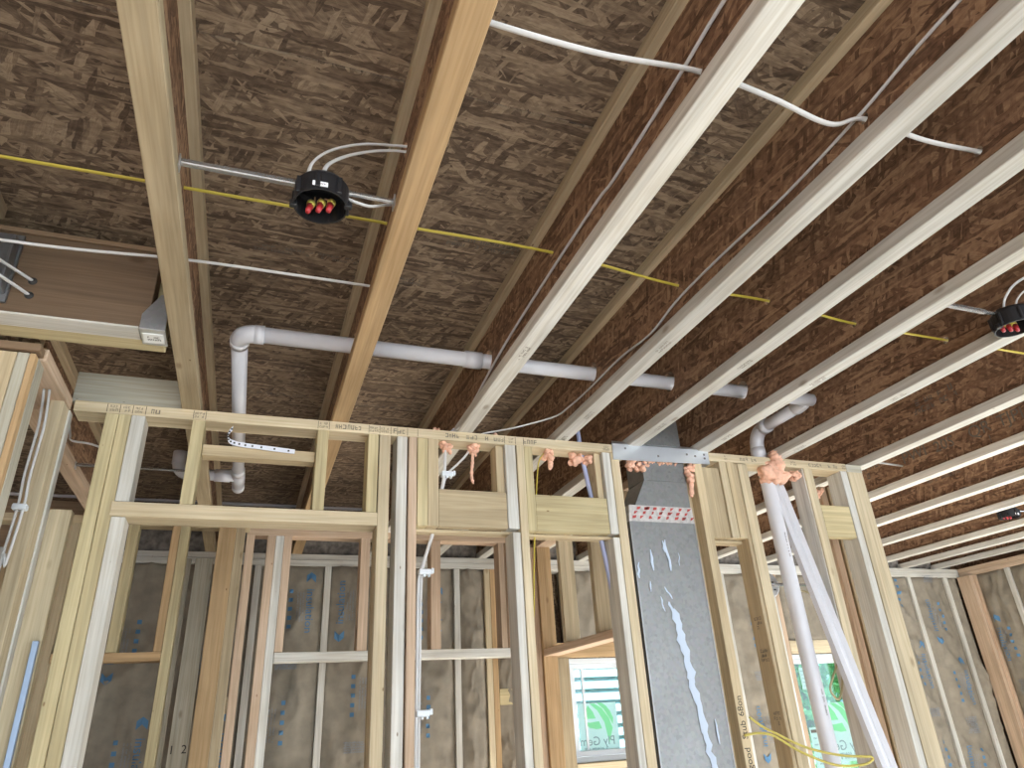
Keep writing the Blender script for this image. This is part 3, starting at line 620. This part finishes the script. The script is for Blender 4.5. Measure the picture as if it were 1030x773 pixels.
# ------------------------------------------------------------------ pipes
dp = root('drain_pipe', (-.1, PY_, PZ_ + ZC), 'long white plastic pipe threaded through the joists with elbows at both ends', 'pipe')
r_ = .0255
def ring_pts(p, d, l): p = Vector(p); d = Vector(d).normalized(); return [p - d * l / 2, p + d * l / 2]
def pipe(a, b, r=r_, nm='pipe_section'): return tube(nm, [a, b], r, PVC, dp, 18)
def hub(p, d, l=.045, r=None): return tube('hub', ring_pts(p, d, l), r or r_ * 1.17, PVC, dp, 18)
def elbow(p0, c, p1, r=r_ * 1.12):
    P = [Vector(p0), Vector(c), Vector(p1)]; path = []
    for k in range(9):
        t = k / 8; path.append(P[0] * (1 - t) ** 2 + P[1] * 2 * t * (1 - t) + P[2] * t * t)
    V, F = tube_geo(path, r, 18); return meshobj('elbow', V, F, PVC, dp, True)
xa = -.118
pipe((xa + .05, PY_, PZ_), (2.09, PY_, PZ_)); elbow((xa + .055, PY_, PZ_), (xa, PY_, PZ_), (xa, PY_ + .055, PZ_)); hub((xa + .058, PY_, PZ_), (1, 0, 0), .03); hub((xa, PY_ + .06, PZ_), (0, 1, 0), .03)
hub((.635, PY_, PZ_), (1, 0, 0), .06)
pipe((xa, PY_ + .05, PZ_), (xa, 3.60, PZ_))
hub((xa, 3.36, PZ_), (0, 1, 0), .05); hub((xa, 3.46, PZ_), (0, 1, 0), .13, r_ * 1.2); hub((xa, 3.60, PZ_), (0, 1, 0), .04)
pipe((xa, 3.44, PZ_), (-.33, 3.44, PZ_)); hub((xa - .07, 3.44, PZ_), (1, 0, 0), .07); hub((xa - .15, 3.44, PZ_), (1, 0, 0), .03)
elbow((-.33, 3.44, PZ_), (-.385, 3.44, PZ_), (-.385, 3.44, PZ_ + .055)); pipe((-.385, 3.44, PZ_ + .05), (-.385, 3.44, 1.22)); hub((-.385, 3.44, PZ_ + .075), (0, 0, 1), .06, r_ * 1.25)
# right end: back along the joist, then down into the wall
xb = 2.080
elbow((2.05, PY_ + .02, PZ_), (xb, PY_ + .02, PZ_), (xb, PY_ + .09, PZ_), r_ * 1.15); pipe((xb, PY_ + .07, PZ_), (xb, 2.36, PZ_)); elbow((xb, 2.325, PZ_), (xb, 2.40, PZ_), (xb, 2.40, PZ_ - .085), r_ * 1.2); hub((xb, 2.318, PZ_), (0, 1, 0), .035, r_ * 1.27); hub((xb, 2.40, PZ_ - .095), (0, 0, 1), .04, r_ * 1.27)
pipe((xb, 2.40, PZ_ - .08), (xb, 2.40, BF + .002))
vp = root('drain_stack', (2.125, 2.40, FLR + ZC), 'upright white plastic pipe dropping from the foam collar under the plate', 'pipe')
tube('pipe_section', [(2.096, 2.40, .962), (2.103, 2.40, .3), (2.128, 2.40, FLR)], .031, PVC, vp, 20)
stamp('pipe_print', (2.106, 2.40 - .0318, .02), (0, 0, 1), (-1, 0, 0), .10, .010, INKF, vp, 1, 9); stamp('pipe_print', (2.099, 2.40 - .0318, .62), (0, 0, 1), (-1, 0, 0), .10, .010, INKF, vp, 1, 10)
lp_ = root('white_channel', (2.4, 2.45, FLR + ZC), 'leaning white plastic channel crossing behind the upright pipe', 'channel')
V = []; F = []
prof = [(-.036, -.014), (-.018, -.020), (.010, -.010), (.028, -.020), (.036, -.012), (.036, .012), (-.036, .012)]
for (x, y, z) in ((2.175, 2.455, .955), (2.325, 2.15, -1.2)):
    for (a, b) in prof: V.append((x + a, y + b, z))
n = len(prof); F = [(i, (i + 1) % n, n + (i + 1) % n, n + i) for i in range(n)] + [tuple(range(n)), tuple(range(n, 2 * n))]
meshobj('channel', V, F, PVC, lp_)
# perforated hanging strap
hs = root('perforated_strap', (-.11, 2.37, .89 + ZC), 'white perforated strap looped under the pipe and nailed to blocking', 'strap')
path = smooth_path([(-.118, 2.376, .955), (-.130, 2.374, .930), (-.122, 2.372, .906), (-.085, 2.372, .896), (-.02, 2.372, .891), (.09, 2.373, .884)], 8); V = []; F = []
for p in path:
    for (dy, dz) in ((0, .008), (0, -.008)): V.append((p[0], p[1] + dy, p[2] + dz))
    for (dy, dz) in ((.002, -.008), (.002, .008)): V.append((p[0], p[1] + dy, p[2] + dz))
for i in range(len(path) - 1):
    for k in range(4): F.append((i * 4 + k, i * 4 + (k + 1) % 4, (i + 1) * 4 + (k + 1) % 4, (i + 1) * 4 + k))
meshobj('band', V, F, plain('strap_white', (.70, .72, .78), .5), hs)
for i in range(2, len(path) - 1, 3):
    p = path[i]; box('hole_mark', p[0] - .003, p[0] + .003, p[1] - .001, p[1] - .0004, p[2] - .003, p[2] + .003, INK, hs, 0)

# ------------------------------------------------------------------ metal duct
du = root('sheet_metal_duct', (1.51, 2.44, FLR + ZC), 'tall galvanized sheet metal duct standing in the wall', 'duct')
DY0, DY1 = 2.366, 2.50
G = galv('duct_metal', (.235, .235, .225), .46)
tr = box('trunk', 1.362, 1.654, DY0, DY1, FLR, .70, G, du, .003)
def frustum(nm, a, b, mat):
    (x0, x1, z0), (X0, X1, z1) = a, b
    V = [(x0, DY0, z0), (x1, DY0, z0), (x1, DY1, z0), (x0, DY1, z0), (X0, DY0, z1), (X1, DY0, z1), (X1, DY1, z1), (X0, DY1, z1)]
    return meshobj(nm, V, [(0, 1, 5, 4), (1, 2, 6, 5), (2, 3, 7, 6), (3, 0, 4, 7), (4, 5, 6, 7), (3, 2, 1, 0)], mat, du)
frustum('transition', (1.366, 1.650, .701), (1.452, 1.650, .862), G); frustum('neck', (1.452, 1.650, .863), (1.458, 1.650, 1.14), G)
FOILT = plain('foil_tape', (.62, .60, .58), .35, .55, .2, 60); RED = plain('tape_red', (.45, .06, .05), .5)
tp = frustum('foil_tape', (1.358, 1.655, .690), (1.366, 1.652, .755), FOILT)
for v in tp.data.vertices: v.co.y += (-.003 if v.co.y < 0 else .003)
for k in range(26):
    rr = random.Random(k); x = 1.372 + .27 * ((k * .618) % 1); z = .700 + .018 * (k % 3); y = DY0 - .0045
    meshobj('tape_print', [(x, y, z), (x + .006 + .012 * rr.random(), y, z + .003), (x + .012 + .012 * rr.random(), y, z + .014), (x + .004, y, z + .012)], [(0, 1, 2, 3)], RED, tp)
STREAK = plain('pale_streak', (.50, .58, .70), .4)
SM = [0]
def streak(c, wd):
    SM[0] += 1; dy_ = .0012 + .0003 * SM[0]                                      # pale bluish streaks on the duct face
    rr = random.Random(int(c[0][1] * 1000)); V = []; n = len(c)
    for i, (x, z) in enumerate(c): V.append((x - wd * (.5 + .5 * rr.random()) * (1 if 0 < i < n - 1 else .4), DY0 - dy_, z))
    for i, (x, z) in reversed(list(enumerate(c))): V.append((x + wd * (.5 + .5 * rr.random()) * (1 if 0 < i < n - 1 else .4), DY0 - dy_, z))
    m = len(V); meshobj('pale_streak', V, [(i, i + 1, m - 2 - i, m - 1 - i) for i in range(n - 1)], STREAK, tr)
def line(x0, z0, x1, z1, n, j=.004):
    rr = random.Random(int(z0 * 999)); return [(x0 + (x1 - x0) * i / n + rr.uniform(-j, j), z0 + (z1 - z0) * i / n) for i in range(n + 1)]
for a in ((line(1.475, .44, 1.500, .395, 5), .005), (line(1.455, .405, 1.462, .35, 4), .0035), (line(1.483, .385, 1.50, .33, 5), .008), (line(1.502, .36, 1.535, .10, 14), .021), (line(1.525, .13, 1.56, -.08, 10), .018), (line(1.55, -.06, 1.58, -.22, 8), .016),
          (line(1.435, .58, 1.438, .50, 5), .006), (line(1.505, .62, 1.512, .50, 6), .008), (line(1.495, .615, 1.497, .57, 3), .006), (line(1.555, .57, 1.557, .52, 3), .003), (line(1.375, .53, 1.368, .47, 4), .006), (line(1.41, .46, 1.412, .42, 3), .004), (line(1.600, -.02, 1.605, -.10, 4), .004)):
    streak(*a)
# seam beads along the duct edges
for x in (1.362, 1.654): box('edge_seam', x - .003, x + .003, DY0 - .002, DY0 + .002, FLR, .69, galv('galv_mid', (.30, .31, .33), .4), du, .001)

# ------------------------------------------------------------------ foam
def foam(name, c, s, seed, label, drip=None, stretch=(1, 1, 1)):
    rr = random.Random(seed); r = root(name, (c[0], c[1], c[2] + ZC), label, 'foam'); bm = bmesh.new()
    s *= 1.25
    for k in range(24):
        q = Vector([rr.uniform(-.75, .75) * s * st for st in stretch]); bm2 = bmesh.new(); bmesh.ops.create_icosphere(bm2, subdivisions=2, radius=s * rr.uniform(.20, .50))
        for v in bm2.verts: v.co = v.co * (1 + .8 * noise.noise(v.co * (2.2 / s) + Vector((seed, k, 0)))) + q
        me = bpy.data.meshes.new('t'); bm2.to_mesh(me); bm2.free(); bm.from_mesh(me); bpy.data.meshes.remove(me)
    me = bpy.data.meshes.new('foam'); bm.to_mesh(me); bm.free(); me.polygons.foreach_set('use_smooth', [True] * len(me.polygons))
    link('foam_body', me, FOAM, r, (c[0], c[1], c[2] + ZC))
    if drip: tube('foam_drip', drip[0], drip[1], FOAM, r, 10, rr=[drip[1] * (.75 + .5 * rr.random()) * (.55 if i > 8 * (len(drip[0]) - 1) - 3 else 1) for i in range(8 * (len(drip[0]) - 1) + 1)])
    return r
foam('foam_blob', (.632, 2.385, .945), .020, 1, 'peach foam plugging the cable hole at the left of the narrow opening')
foam('foam_blob', (.735, 2.39, .948), .020, 2, 'peach foam blob with a thin hanging drip above the cable', ([(.735, 2.385, .955), (.733, 2.385, .90), (.728, 2.385, .84), (.734, 2.385, .81)], .0065))
foam('foam_blob', (1.045, 2.385, .945), .020, 3, 'peach foam around the thin yellow cable', ([(1.045, 2.38, .945), (1.05, 2.38, .91), (1.045, 2.38, .885)], .010))
foam('foam_blob', (1.19, 2.40, .942), .028, 4, 'peach foam around the blue-grey cable', None, (1.6, 1, .6))
foam('foam_blob', (1.44, 2.375, .928), .024, 5, 'lumpy peach foam at the left of the duct neck', None, (2.2, .8, .7))
foam('foam_strip', (1.55, 2.362, .940), .010, 6, 'thin line of peach foam under the steel strap', None, (7, .6, .5))
foam('foam_blob', (1.672, 2.362, .905), .022, 7, 'hanging peach foam at the right of the duct neck', ([(1.672, 2.36, .90), (1.668, 2.36, .85), (1.66, 2.36, .80)], .011), (.8, .8, 1.8))
foam('foam_collar', (2.112, 2.370, .940), .050, 8, 'big peach foam collar around the upright white pipe', ([(2.128, 2.352, .93), (2.132, 2.345, .965), (2.122, 2.345, .995), (2.112, 2.35, 1.03)], .024), (1.0, .5, .7))
foam('foam_blob', (2.235, 2.38, .935), .020, 9, 'small peach foam lump right of the pipe collar')
foam('foam_blob', (2.46, 2.52, .90), .024, 10, 'peach foam on a cable behind the right end studs', ([(2.46, 2.52, .89), (2.465, 2.52, .80), (2.46, 2.52, .68)], .007))
foam('foam_blob', (.598, 2.40, 1.012), .012, 11, 'tiny foam speck on the plate by the cable')
foam('foam_blob', (.835, 2.41, 1.012), .014, 12, 'small foam tuft on the plate behind the white joist')
foam('foam_blob', (1.31, 2.62, .80), .016, 13, 'faint foam lump on wood seen left of the duct bend')

# ------------------------------------------------------------------ cables
cable('yellow_cable', [(-1.6, 1.46, 1.20), (-.9, 1.455, 1.185), (-.253, 1.445, 1.18), (.235, 1.445, 1.18), (.697, 1.445, 1.18), (1.094, 1.445, 1.14), (1.418, 1.445, 1.14), (1.748, 1.445, 1.108), (2.146, 1.445, 1.103), (2.649, 1.445, 1.10), (3.136, 1.445, 1.10), (3.3, 1.445, 1.1)], .0052, WIRE_Y, 'yellow cable running across the ceiling through the joists')
cable('white_cable', [(.225, .735, 1.075), (.264, .735, 1.060), (.48, .740, 1.066), (.697, .735, 1.088), (.85, .735, 1.072), (1.0, .745, 1.056), (1.094, .735, 1.088), (1.25, .735, 1.075), (1.418, .735, 1.088), (1.46, .735, 1.09)], .0062, WIRE_W, 'white cable crossing the top of the view through three joists')
cable('white_cable', [(-1.3, 1.64, 1.12), (-.65, 1.64, 1.090), (-.253, 1.63, 1.103), (0, 1.60, 1.085), (.235, 1.63, 1.105), (.26, 1.63, 1.105)], .0052, WIRE_W, 'white cable crossing in front of the brown beam at the left')
cable('white_cable', [(.684, -.3, 1.15), (.684, .3, 1.145), (.684, .62, 1.139), (.684, .8, 1.122), (.684, 1.06, 1.110), (.684, 1.16, 1.117), (.684, 1.5, 1.112), (.684, 1.85, 1.096), (.682, 2.16, 1.055), (.672, 2.32, 1.012), (.650, 2.38, 1.006), (.632, 2.39, .98)], .0045, WIRE_W, 'grey-white cable stapled along the web of the nearest white joist')
cable('white_cable', [(1.080, -.2, 1.13), (1.080, .48, 1.119), (1.080, .73, 1.093), (1.080, .98, 1.080), (1.080, 1.26, 1.088), (1.080, 1.45, 1.085), (1.078, 1.60, 1.062), (1.080, 1.8, 1.082), (1.080, 2.05, 1.082), (1.076, 2.22, 1.086), (1.045, 2.30, 1.075), (.90, 2.36, 1.04), (.77, 2.39, 1.012), (.735, 2.395, .97)], .0045, WIRE_W, 'grey-white cable along a joist web that bends left onto the top plate')
cable('white_cable', [(-.20, 2.38, 1.006), (.0, 2.40, 1.0055), (.20, 2.41, 1.0055), (.50, 2.41, 1.006), (.63, 2.40, 1.008), (.66, 2.37, 1.02)], .005, plain('cable_lilac', (.55, .52, .58), .5), 'lilac-grey cable lying along the top plate')
for k, (z, x) in enumerate(((1.099, -.621), (1.056, -.620))):
    cable('white_cable', [(-.80, 1.40, z - .09), (-.707 + .013 * k, 1.60, z - .038), (-.668 + .008 * k, 1.74, z - .004), (x, 1.822, z), (x + .012, 1.86, z)], .0055, WIRE_W, ['upper', 'lower'][k] + ' of two white cables entering the brown beam at the left edge')
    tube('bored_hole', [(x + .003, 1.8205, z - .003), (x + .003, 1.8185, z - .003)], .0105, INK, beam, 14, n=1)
# drop beside the pink stud with plastic stackers
vc = cable('white_cable', [(.628, 2.39, .99), (.624, 2.375, .90), (.620, 2.372, .84), (.610, 2.385, .77), (.590, 2.42, .64), (.545, 2.40, .505), (.530, 2.39, .43), (.527, 2.385, .2), (.525, 2.385, -.1), (.525, 2.385, FLR + .01)], .0055, WIRE_W, 'white cable dropping beside the pink stud through plastic clips', flat=.8)
cable('white_cable', [(.735, 2.40, .97), (.715, 2.40, .93), (.675, 2.40, .885), (.635, 2.385, .842), (.618, 2.385, .79), (.600, 2.425, .66), (.555, 2.41, .52), (.540, 2.39, .43), (.536, 2.385, .2), (.534, 2.385, -.1), (.534, 2.385, FLR + .01)], .0055, WIRE_W, 'white cable curving down from the second foam blob to the clip', flat=.8)
for k, (x, z, lab) in enumerate(((.622, .838, 'white plastic cable clip inside the narrow opening'), (.540, .482, 'white plastic cable clip on the pink stud below the header'), (.535, .045, 'white plastic cable clip low on the pink stud'))):
    r = root('cable_clip', (x, 2.372, z + ZC), lab, 'clip', 'plastic cable clips')
    box('body', x - .012, x + .030, 2.364, 2.392, z - .010, z + .010, VINYL, r, .003); box('tab', x + .030, x + .040, 2.366, 2.385, z - .005, z + .013, VINYL, r, .002); box('foot', x + .004, x + .010, 2.366, 2.38, z - .017, z - .010, VINYL, r, .001); box('foot', x + .020, x + .026, 2.366, 2.38, z - .017, z - .010, VINYL, r, .001)
cable('yellow_cable', [(1.06, 2.40, 1.01), (1.035, 2.40, .96), (1.005, 2.395, .91), (.985, 2.40, .75), (.972, 2.40, .63), (.960, 2.40, .5), (.950, 2.40, .36), (.935, 2.40, .25)], .0042, WIRE_Y, 'thin yellow cable hanging in the second narrow opening')
cable('blue_cable', [(1.185, 2.40, 1.12), (1.195, 2.405, 1.06), (1.206, 2.41, .95), (1.238, 2.42, .757), (1.257, 2.42, .62), (1.282, 2.42, .42), (1.293, 2.41, .27), (1.296, 2.40, .08), (1.294, 2.40, -.15), (1.294, 2.40, FLR + .01)], .0095, WIRE_B, 'thick blue-grey cable bundle hanging left of the duct', flat=.9)
cable('yellow_cable', [(1.725, 2.33, -.020), (1.765, 2.325, -.05), (1.805, 2.31, -.075), (1.90, 2.28, -.125), (2.00, 2.24, -.155), (2.09, 2.22, -.165), (2.125, 2.22, -.168), (2.128, 2.22, -.178), (2.08, 2.22, -.19), (1.98, 2.24, -.185), (1.88, 2.28, -.14), (1.80, 2.31, -.085), (1.75, 2.33, -.073), (1.70, 2.342, -.078)], .0042, plain('cable_olive', (.55, .46, .10), .5), 'yellow wire loop sticking out at the lower right studs', 'wire', 1.0)
cable('grey_wire', [(2.15, 2.445, .45), (2.215, 2.43, .43), (2.248, 2.41, .37), (2.25, 2.40, .25), (2.235, 2.39, .16), (2.185, 2.38, .10), (2.160, 2.38, .058), (2.185, 2.38, .022), (2.215, 2.38, .055), (2.238, 2.38, .13), (2.245, 2.39, .24)], .0042, WIRE_G, 'tan wire loop hanging in front of the larger window', 'wire', 1.0)
for k, (dx, lab) in enumerate(((0, 'left white cable of the pair hanging behind the left corner post'), (.014, 'right white cable of the pair hanging behind the left corner post'))):
    cable('white_cable', [(-.640 + dx, 2.20, .96), (-.630 + dx, 2.20, .85), (-.632 + dx, 2.20, .70), (-.628 + dx, 2.20, .60), (-.635 + dx, 2.20, .45), (-.65 + dx, 2.20, .30), (-.66 + dx, 2.2, FLR + .01)], .006, WIRE_W, lab)
box_c = root('cable_clip', (-.622, 2.2, .60 + ZC), 'grey plastic cable clip on the cable pair at the left edge', 'clip', 'plastic cable clips')
box('body', -.640, -.604, 2.188, 2.212, .595, .612, VINYL, box_c, .003)
cable('white_cable', [(-.70, 2.75, 1.10), (-.68, 2.74, 1.03), (-.66, 2.70, .99), (-.60, 2.71, .985), (-.53, 2.74, .97), (-.47, 2.76, .96)], .005, WIRE_W, 'short white cable seen behind the left king studs')
ms = root('mesh_strap', (-.70, 2.75, BF + ZC), 'crumpled perforated metal strap on the pinkish joist', 'strap')
for k in range(9): box('link', -.716 + .004 * (k % 2), -.703 + .004 * (k % 2), 2.70, 2.712, 1.06 - k * .013, 1.068 - k * .013, galv(), ms, .001)

# ------------------------------------------------------------------ light boxes on bars
def light_bar(x0, x1, y, z, label, name='hanger_bar'):
    r = root(name, ((x0 + x1) / 2, y, z + ZC), label, 'bar')
    xm = x0 + (x1 - x0) * .52
    box('outer_tube', x0 + .002, xm, y - .007, y + .007, z - .006, z + .006, galv('chrome', (.42, .44, .47), .22), r, .002); box('inner_tube', xm - .01, x1 - .002, y - .0052, y + .0052, z - .0045, z + .0045, galv('chrome', (.42, .44, .47), .22), r, .002)
    box('end_plate', x0 + .0005, x0 + .003, y - .012, y + .012, z - .018, z + .012, galv(), r, .0005); box('end_plate', x1 - .003, x1 - .0005, y - .012, y + .012, z - .018, z + .012, galv(), r, .0005)
    return r
def light_box(x, y, z, label, rot=0.):
    """round black plastic ceiling box, open at the bottom, wire nuts inside"""
    r = root('ceiling_box', (x, y, z + ZC), label, 'light box', 'black ceiling light boxes')
    R, H, t = .052, .056, .004; prof = [(.002, H - .004), (R * .9, H - .004), (R, H - .012), (R, 0), (R + .003, 0), (R + .003, H - .010), (R * .92, H), (.002, H)]
    V = []; F = []; n = 32; m = len(prof)
    for i in range(n):
        a = 2 * math.pi * i / n
        for (q, h) in prof: V.append((x + q * math.cos(a), y + q * math.sin(a), z - .036 + h))
    for i in range(n):
        for k in range(m - 1): F.append((i * m + k, ((i + 1) % n) * m + k, ((i + 1) % n) * m + k + 1, i * m + k + 1))
    cup = meshobj('cup', V, F, BLACKP, r, False)
    for a in (.3, 1.1, 2.0, 2.8, 3.7, 4.5, 5.3):
        c, s = math.cos(a + rot), math.sin(a + rot); link('rib', boxmesh(.010, .008, .040, .002), BLACKP, r, (x + (R + .004) * c, y + (R + .004) * s, z - .012 + ZC))
    for s in (-1, 1): link('mounting_ear', boxmesh(.016, .014, .014, .002), BLACKP, r, (x + s * (R + .004) * .95, y - s * .012, z - .030 + ZC))
    link('clamp', boxmesh(.024, .018, .014, .003), BLACKP, r, (x - .018, y + .01, z + .026 + ZC)); link('clamp', boxmesh(.024, .018, .014, .003), BLACKP, r, (x + .012, y - .01, z + .026 + ZC))
    lb = box('label', x - .022, x + .008, y - R - .0048, y - R - .0032, z - .030, z - .019, plain('label_white', (.8, .8, .82), .5), r, 0)
    stamp('label_print', (x - .002, y - R - .0054, z - .0245), (1, 0, 0), (0, 0, 1), .012, .005, INK, lb, 1, 4)
    for k, (dx, dy) in enumerate(((-.024, .020), (-.004, .012), (.016, .006))):
        nut = tube('wire_nut', [(x + dx, y + dy, z - .038), (x + dx + .004, y + dy + .006, z - .016)], .007, plain('nut_red', (.42, .03, .035), .45), r, 10, rr=[.0052, .0078])
        tube('nut_skirt', [(x + dx + .004, y + dy + .006, z - .018), (x + dx + .006, y + dy + .009, z - .006)], .008, plain('nut_yellow', (.80, .66, .16), .5), nut, 10, rr=[.0078, .0092])
        tube('wire', [(x + dx + .006, y + dy + .009, z - .008), (x + dx + .012, y + dy + .02, z + .006), (x + dx * .5, y + .03, z + .012)], .0018, plain('wire_copper', (.45, .30, .16), .4), r, 6)
    return r
light_bar(-.224, .206, 1.195, 1.038, 'chrome adjustable bar spanning the first two joists')
light_box(.052, 1.178, 1.010, 'black round ceiling light box with wire nuts on the chrome bar')
for k, dy in enumerate((0., .03)):
    cable('white_cable', [(.020 + .030 * k, 1.17 - .012 * k, 1.030), (.028 + .030 * k, 1.175, 1.085), (.065 + .03 * k, 1.185, 1.140 - .01 * k), (.13 + .02 * k, 1.198, 1.188 - .016 * k), (.20, 1.206, 1.212 - .016 * k), (.238, 1.207, 1.220 - .017 * k)], .0052, WIRE_W, ['left white cable looping up from the black box with the chrome bar', 'right white cable looping up from the black box with the chrome bar'][k])
cable('white_cable', [(.095, 1.20, 1.030), (.15, 1.21, 1.026), (.19, 1.225, 1.05), (.229, 1.235, 1.07)], .0042, WIRE_W, 'short white cable behind the chrome bar, right of the black box')
light_bar(1.778, 2.117, 1.175, 1.022, 'metal bar holding the black box at the right edge')
light_box(2.045, 1.165, 1.010, 'black round ceiling light box cut by the right edge', .4)
cable('white_cable', [(2.025, 1.165, 1.035), (2.03, 1.15, 1.07), (2.06, 1.12, 1.11), (2.11, 1.06, 1.13), (2.138, 1.0, 1.13)], .005, WIRE_W, 'left white cable rising from the black box at the right edge')
cable('white_cable', [(2.055, 1.15, 1.035), (2.065, 1.14, 1.065), (2.09, 1.11, 1.09), (2.138, 1.04, 1.10)], .005, WIRE_W, 'right white cable rising from the black box at the right edge')
light_bar(-.716, -.282, 3.06, 1.022, 'thin metal bar between joists seen through the door frame top', 'hanger_bar')
# small far box and nail stub
light_bar(4.188, 4.680, 2.93, 1.03, 'small metal bar between far joists at the right edge'); light_box(4.33, 2.93, 1.016, 'small far ceiling box with coloured wire nuts near the right edge')
tag(tube('conduit_stub', [(2.68, 2.57, 1.13), (3.128, 2.563, 1.106)], .005, WIRE_W, None, 8), 'short white cable end poking past the PWI 20S printing', 'cable')
# round metal box between the right studs
rb = root('round_metal_box', (2.03, 2.45, .467 + ZC), 'round galvanized box on a bar behind the upright pipe', 'light box')
tube('dish', [(2.03, 2.47, .467), (2.03, 2.452, .467), (2.03, 2.450, .467)], .05, galv(), rb, 24, n=1, rr=[.052, .052, .046])
for (dx, dz) in ((-.02, .015), (.018, .012), (0, -.022), (-.024, -.012), (.025, -.018)): box('slot', 2.03 + dx - .006, 2.03 + dx + .006, 2.4485, 2.4495, .467 + dz - .003, .467 + dz + .003, INK, rb, 0)
light_bar(1.962, 2.254, 2.440, .468, 'thin metal bar between studs behind the upright pipe')

# ------------------------------------------------------------------ outside
gr = tag(box('ground', -20, 40, 4.9, 40, -ZC - .62, -ZC - .6, plain('grass_ground', (.20, .30, .10), .9, 0, .3, 2), None, 0), 'grassy ground outside the windows', 'ground', kind='structure')
nh = root('neighbour_house', (2.5, 7.4, -.6), 'white house with lap siding seen through the small window', 'building')
SID = plain('siding_white', (.62, .65, .68), .6)
for k in range(40):
    z = -2.0 + k * .115; me = None
    V = [(-1.5, 7.375, z), (5.2, 7.375, z), (5.2, 7.43, z + .118), (-1.5, 7.43, z + .118), (-1.5, 7.45, z), (5.2, 7.45, z), (5.2, 7.45, z + .118), (-1.5, 7.45, z + .118)]
    meshobj('siding_board', V, [(0, 1, 2, 3), (5, 4, 7, 6), (0, 4, 5, 1), (3, 2, 6, 7), (1, 5, 6, 2), (4, 0, 3, 7)], SID, nh)
box('corner_trim', 5.2, 5.32, 7.38, 7.5, -2.05, 2.65, VINYL, nh)
box('house_body', -1.5, 5.2, 7.455, 10.0, -2.05, 2.6, SID, nh, 0)
LEAF = plain('leaf_green', (.22, .42, .16), .6, 0, .35, 5); BARK = plain('bark', (.22, .16, .11), .9, 0, .3, 12)
def tree(x, y, h, s, seed, label):
    r = root('leafy_tree', (x, y, -.6), label, 'tree', 'trees beyond the larger window'); rr = random.Random(seed)
    tube('trunk', [(x, y, -2.06), (x + .08, y, -.8), (x - .05, y, h * .7)], .11, BARK, r, 8, n=4, rr=None)
    V = []; F = []
    for k in range(4200):
        while True:
            p = Vector((rr.uniform(-1, 1), rr.uniform(-1, 1), rr.uniform(-1, 1)))
            if p.length < 1 and p.length > .35: break
        c = Vector((x + p.x * s, y + p.y * s, h * .55 + p.z * s * 1.05)); u = Vector((rr.uniform(-1, 1), rr.uniform(-1, 1), rr.uniform(-1, 1))).normalized(); v = u.cross(Vector((rr.uniform(-1, 1), rr.uniform(-1, 1), rr.uniform(-1, 1)))).normalized()
        b = len(V); l = .085; V += [c - u * l, c + v * l * .45, c + u * l, c - v * l * .45]; F.append((b, b + 1, b + 2, b + 3))
    o = meshobj('foliage', V, F, LEAF, r); o['kind'] = 'stuff'
tree(7.2, 8.4, 1.6, 1.3, 1, 'leafy green tree nearest beyond the larger window')
tree(10.6, 9.6, 2.4, 1.7, 2, 'leafy green tree farther right beyond the larger window')
tree(10.5, 14.5, 1.8, 2.4, 3, 'leafy green tree farthest away beyond the larger window')
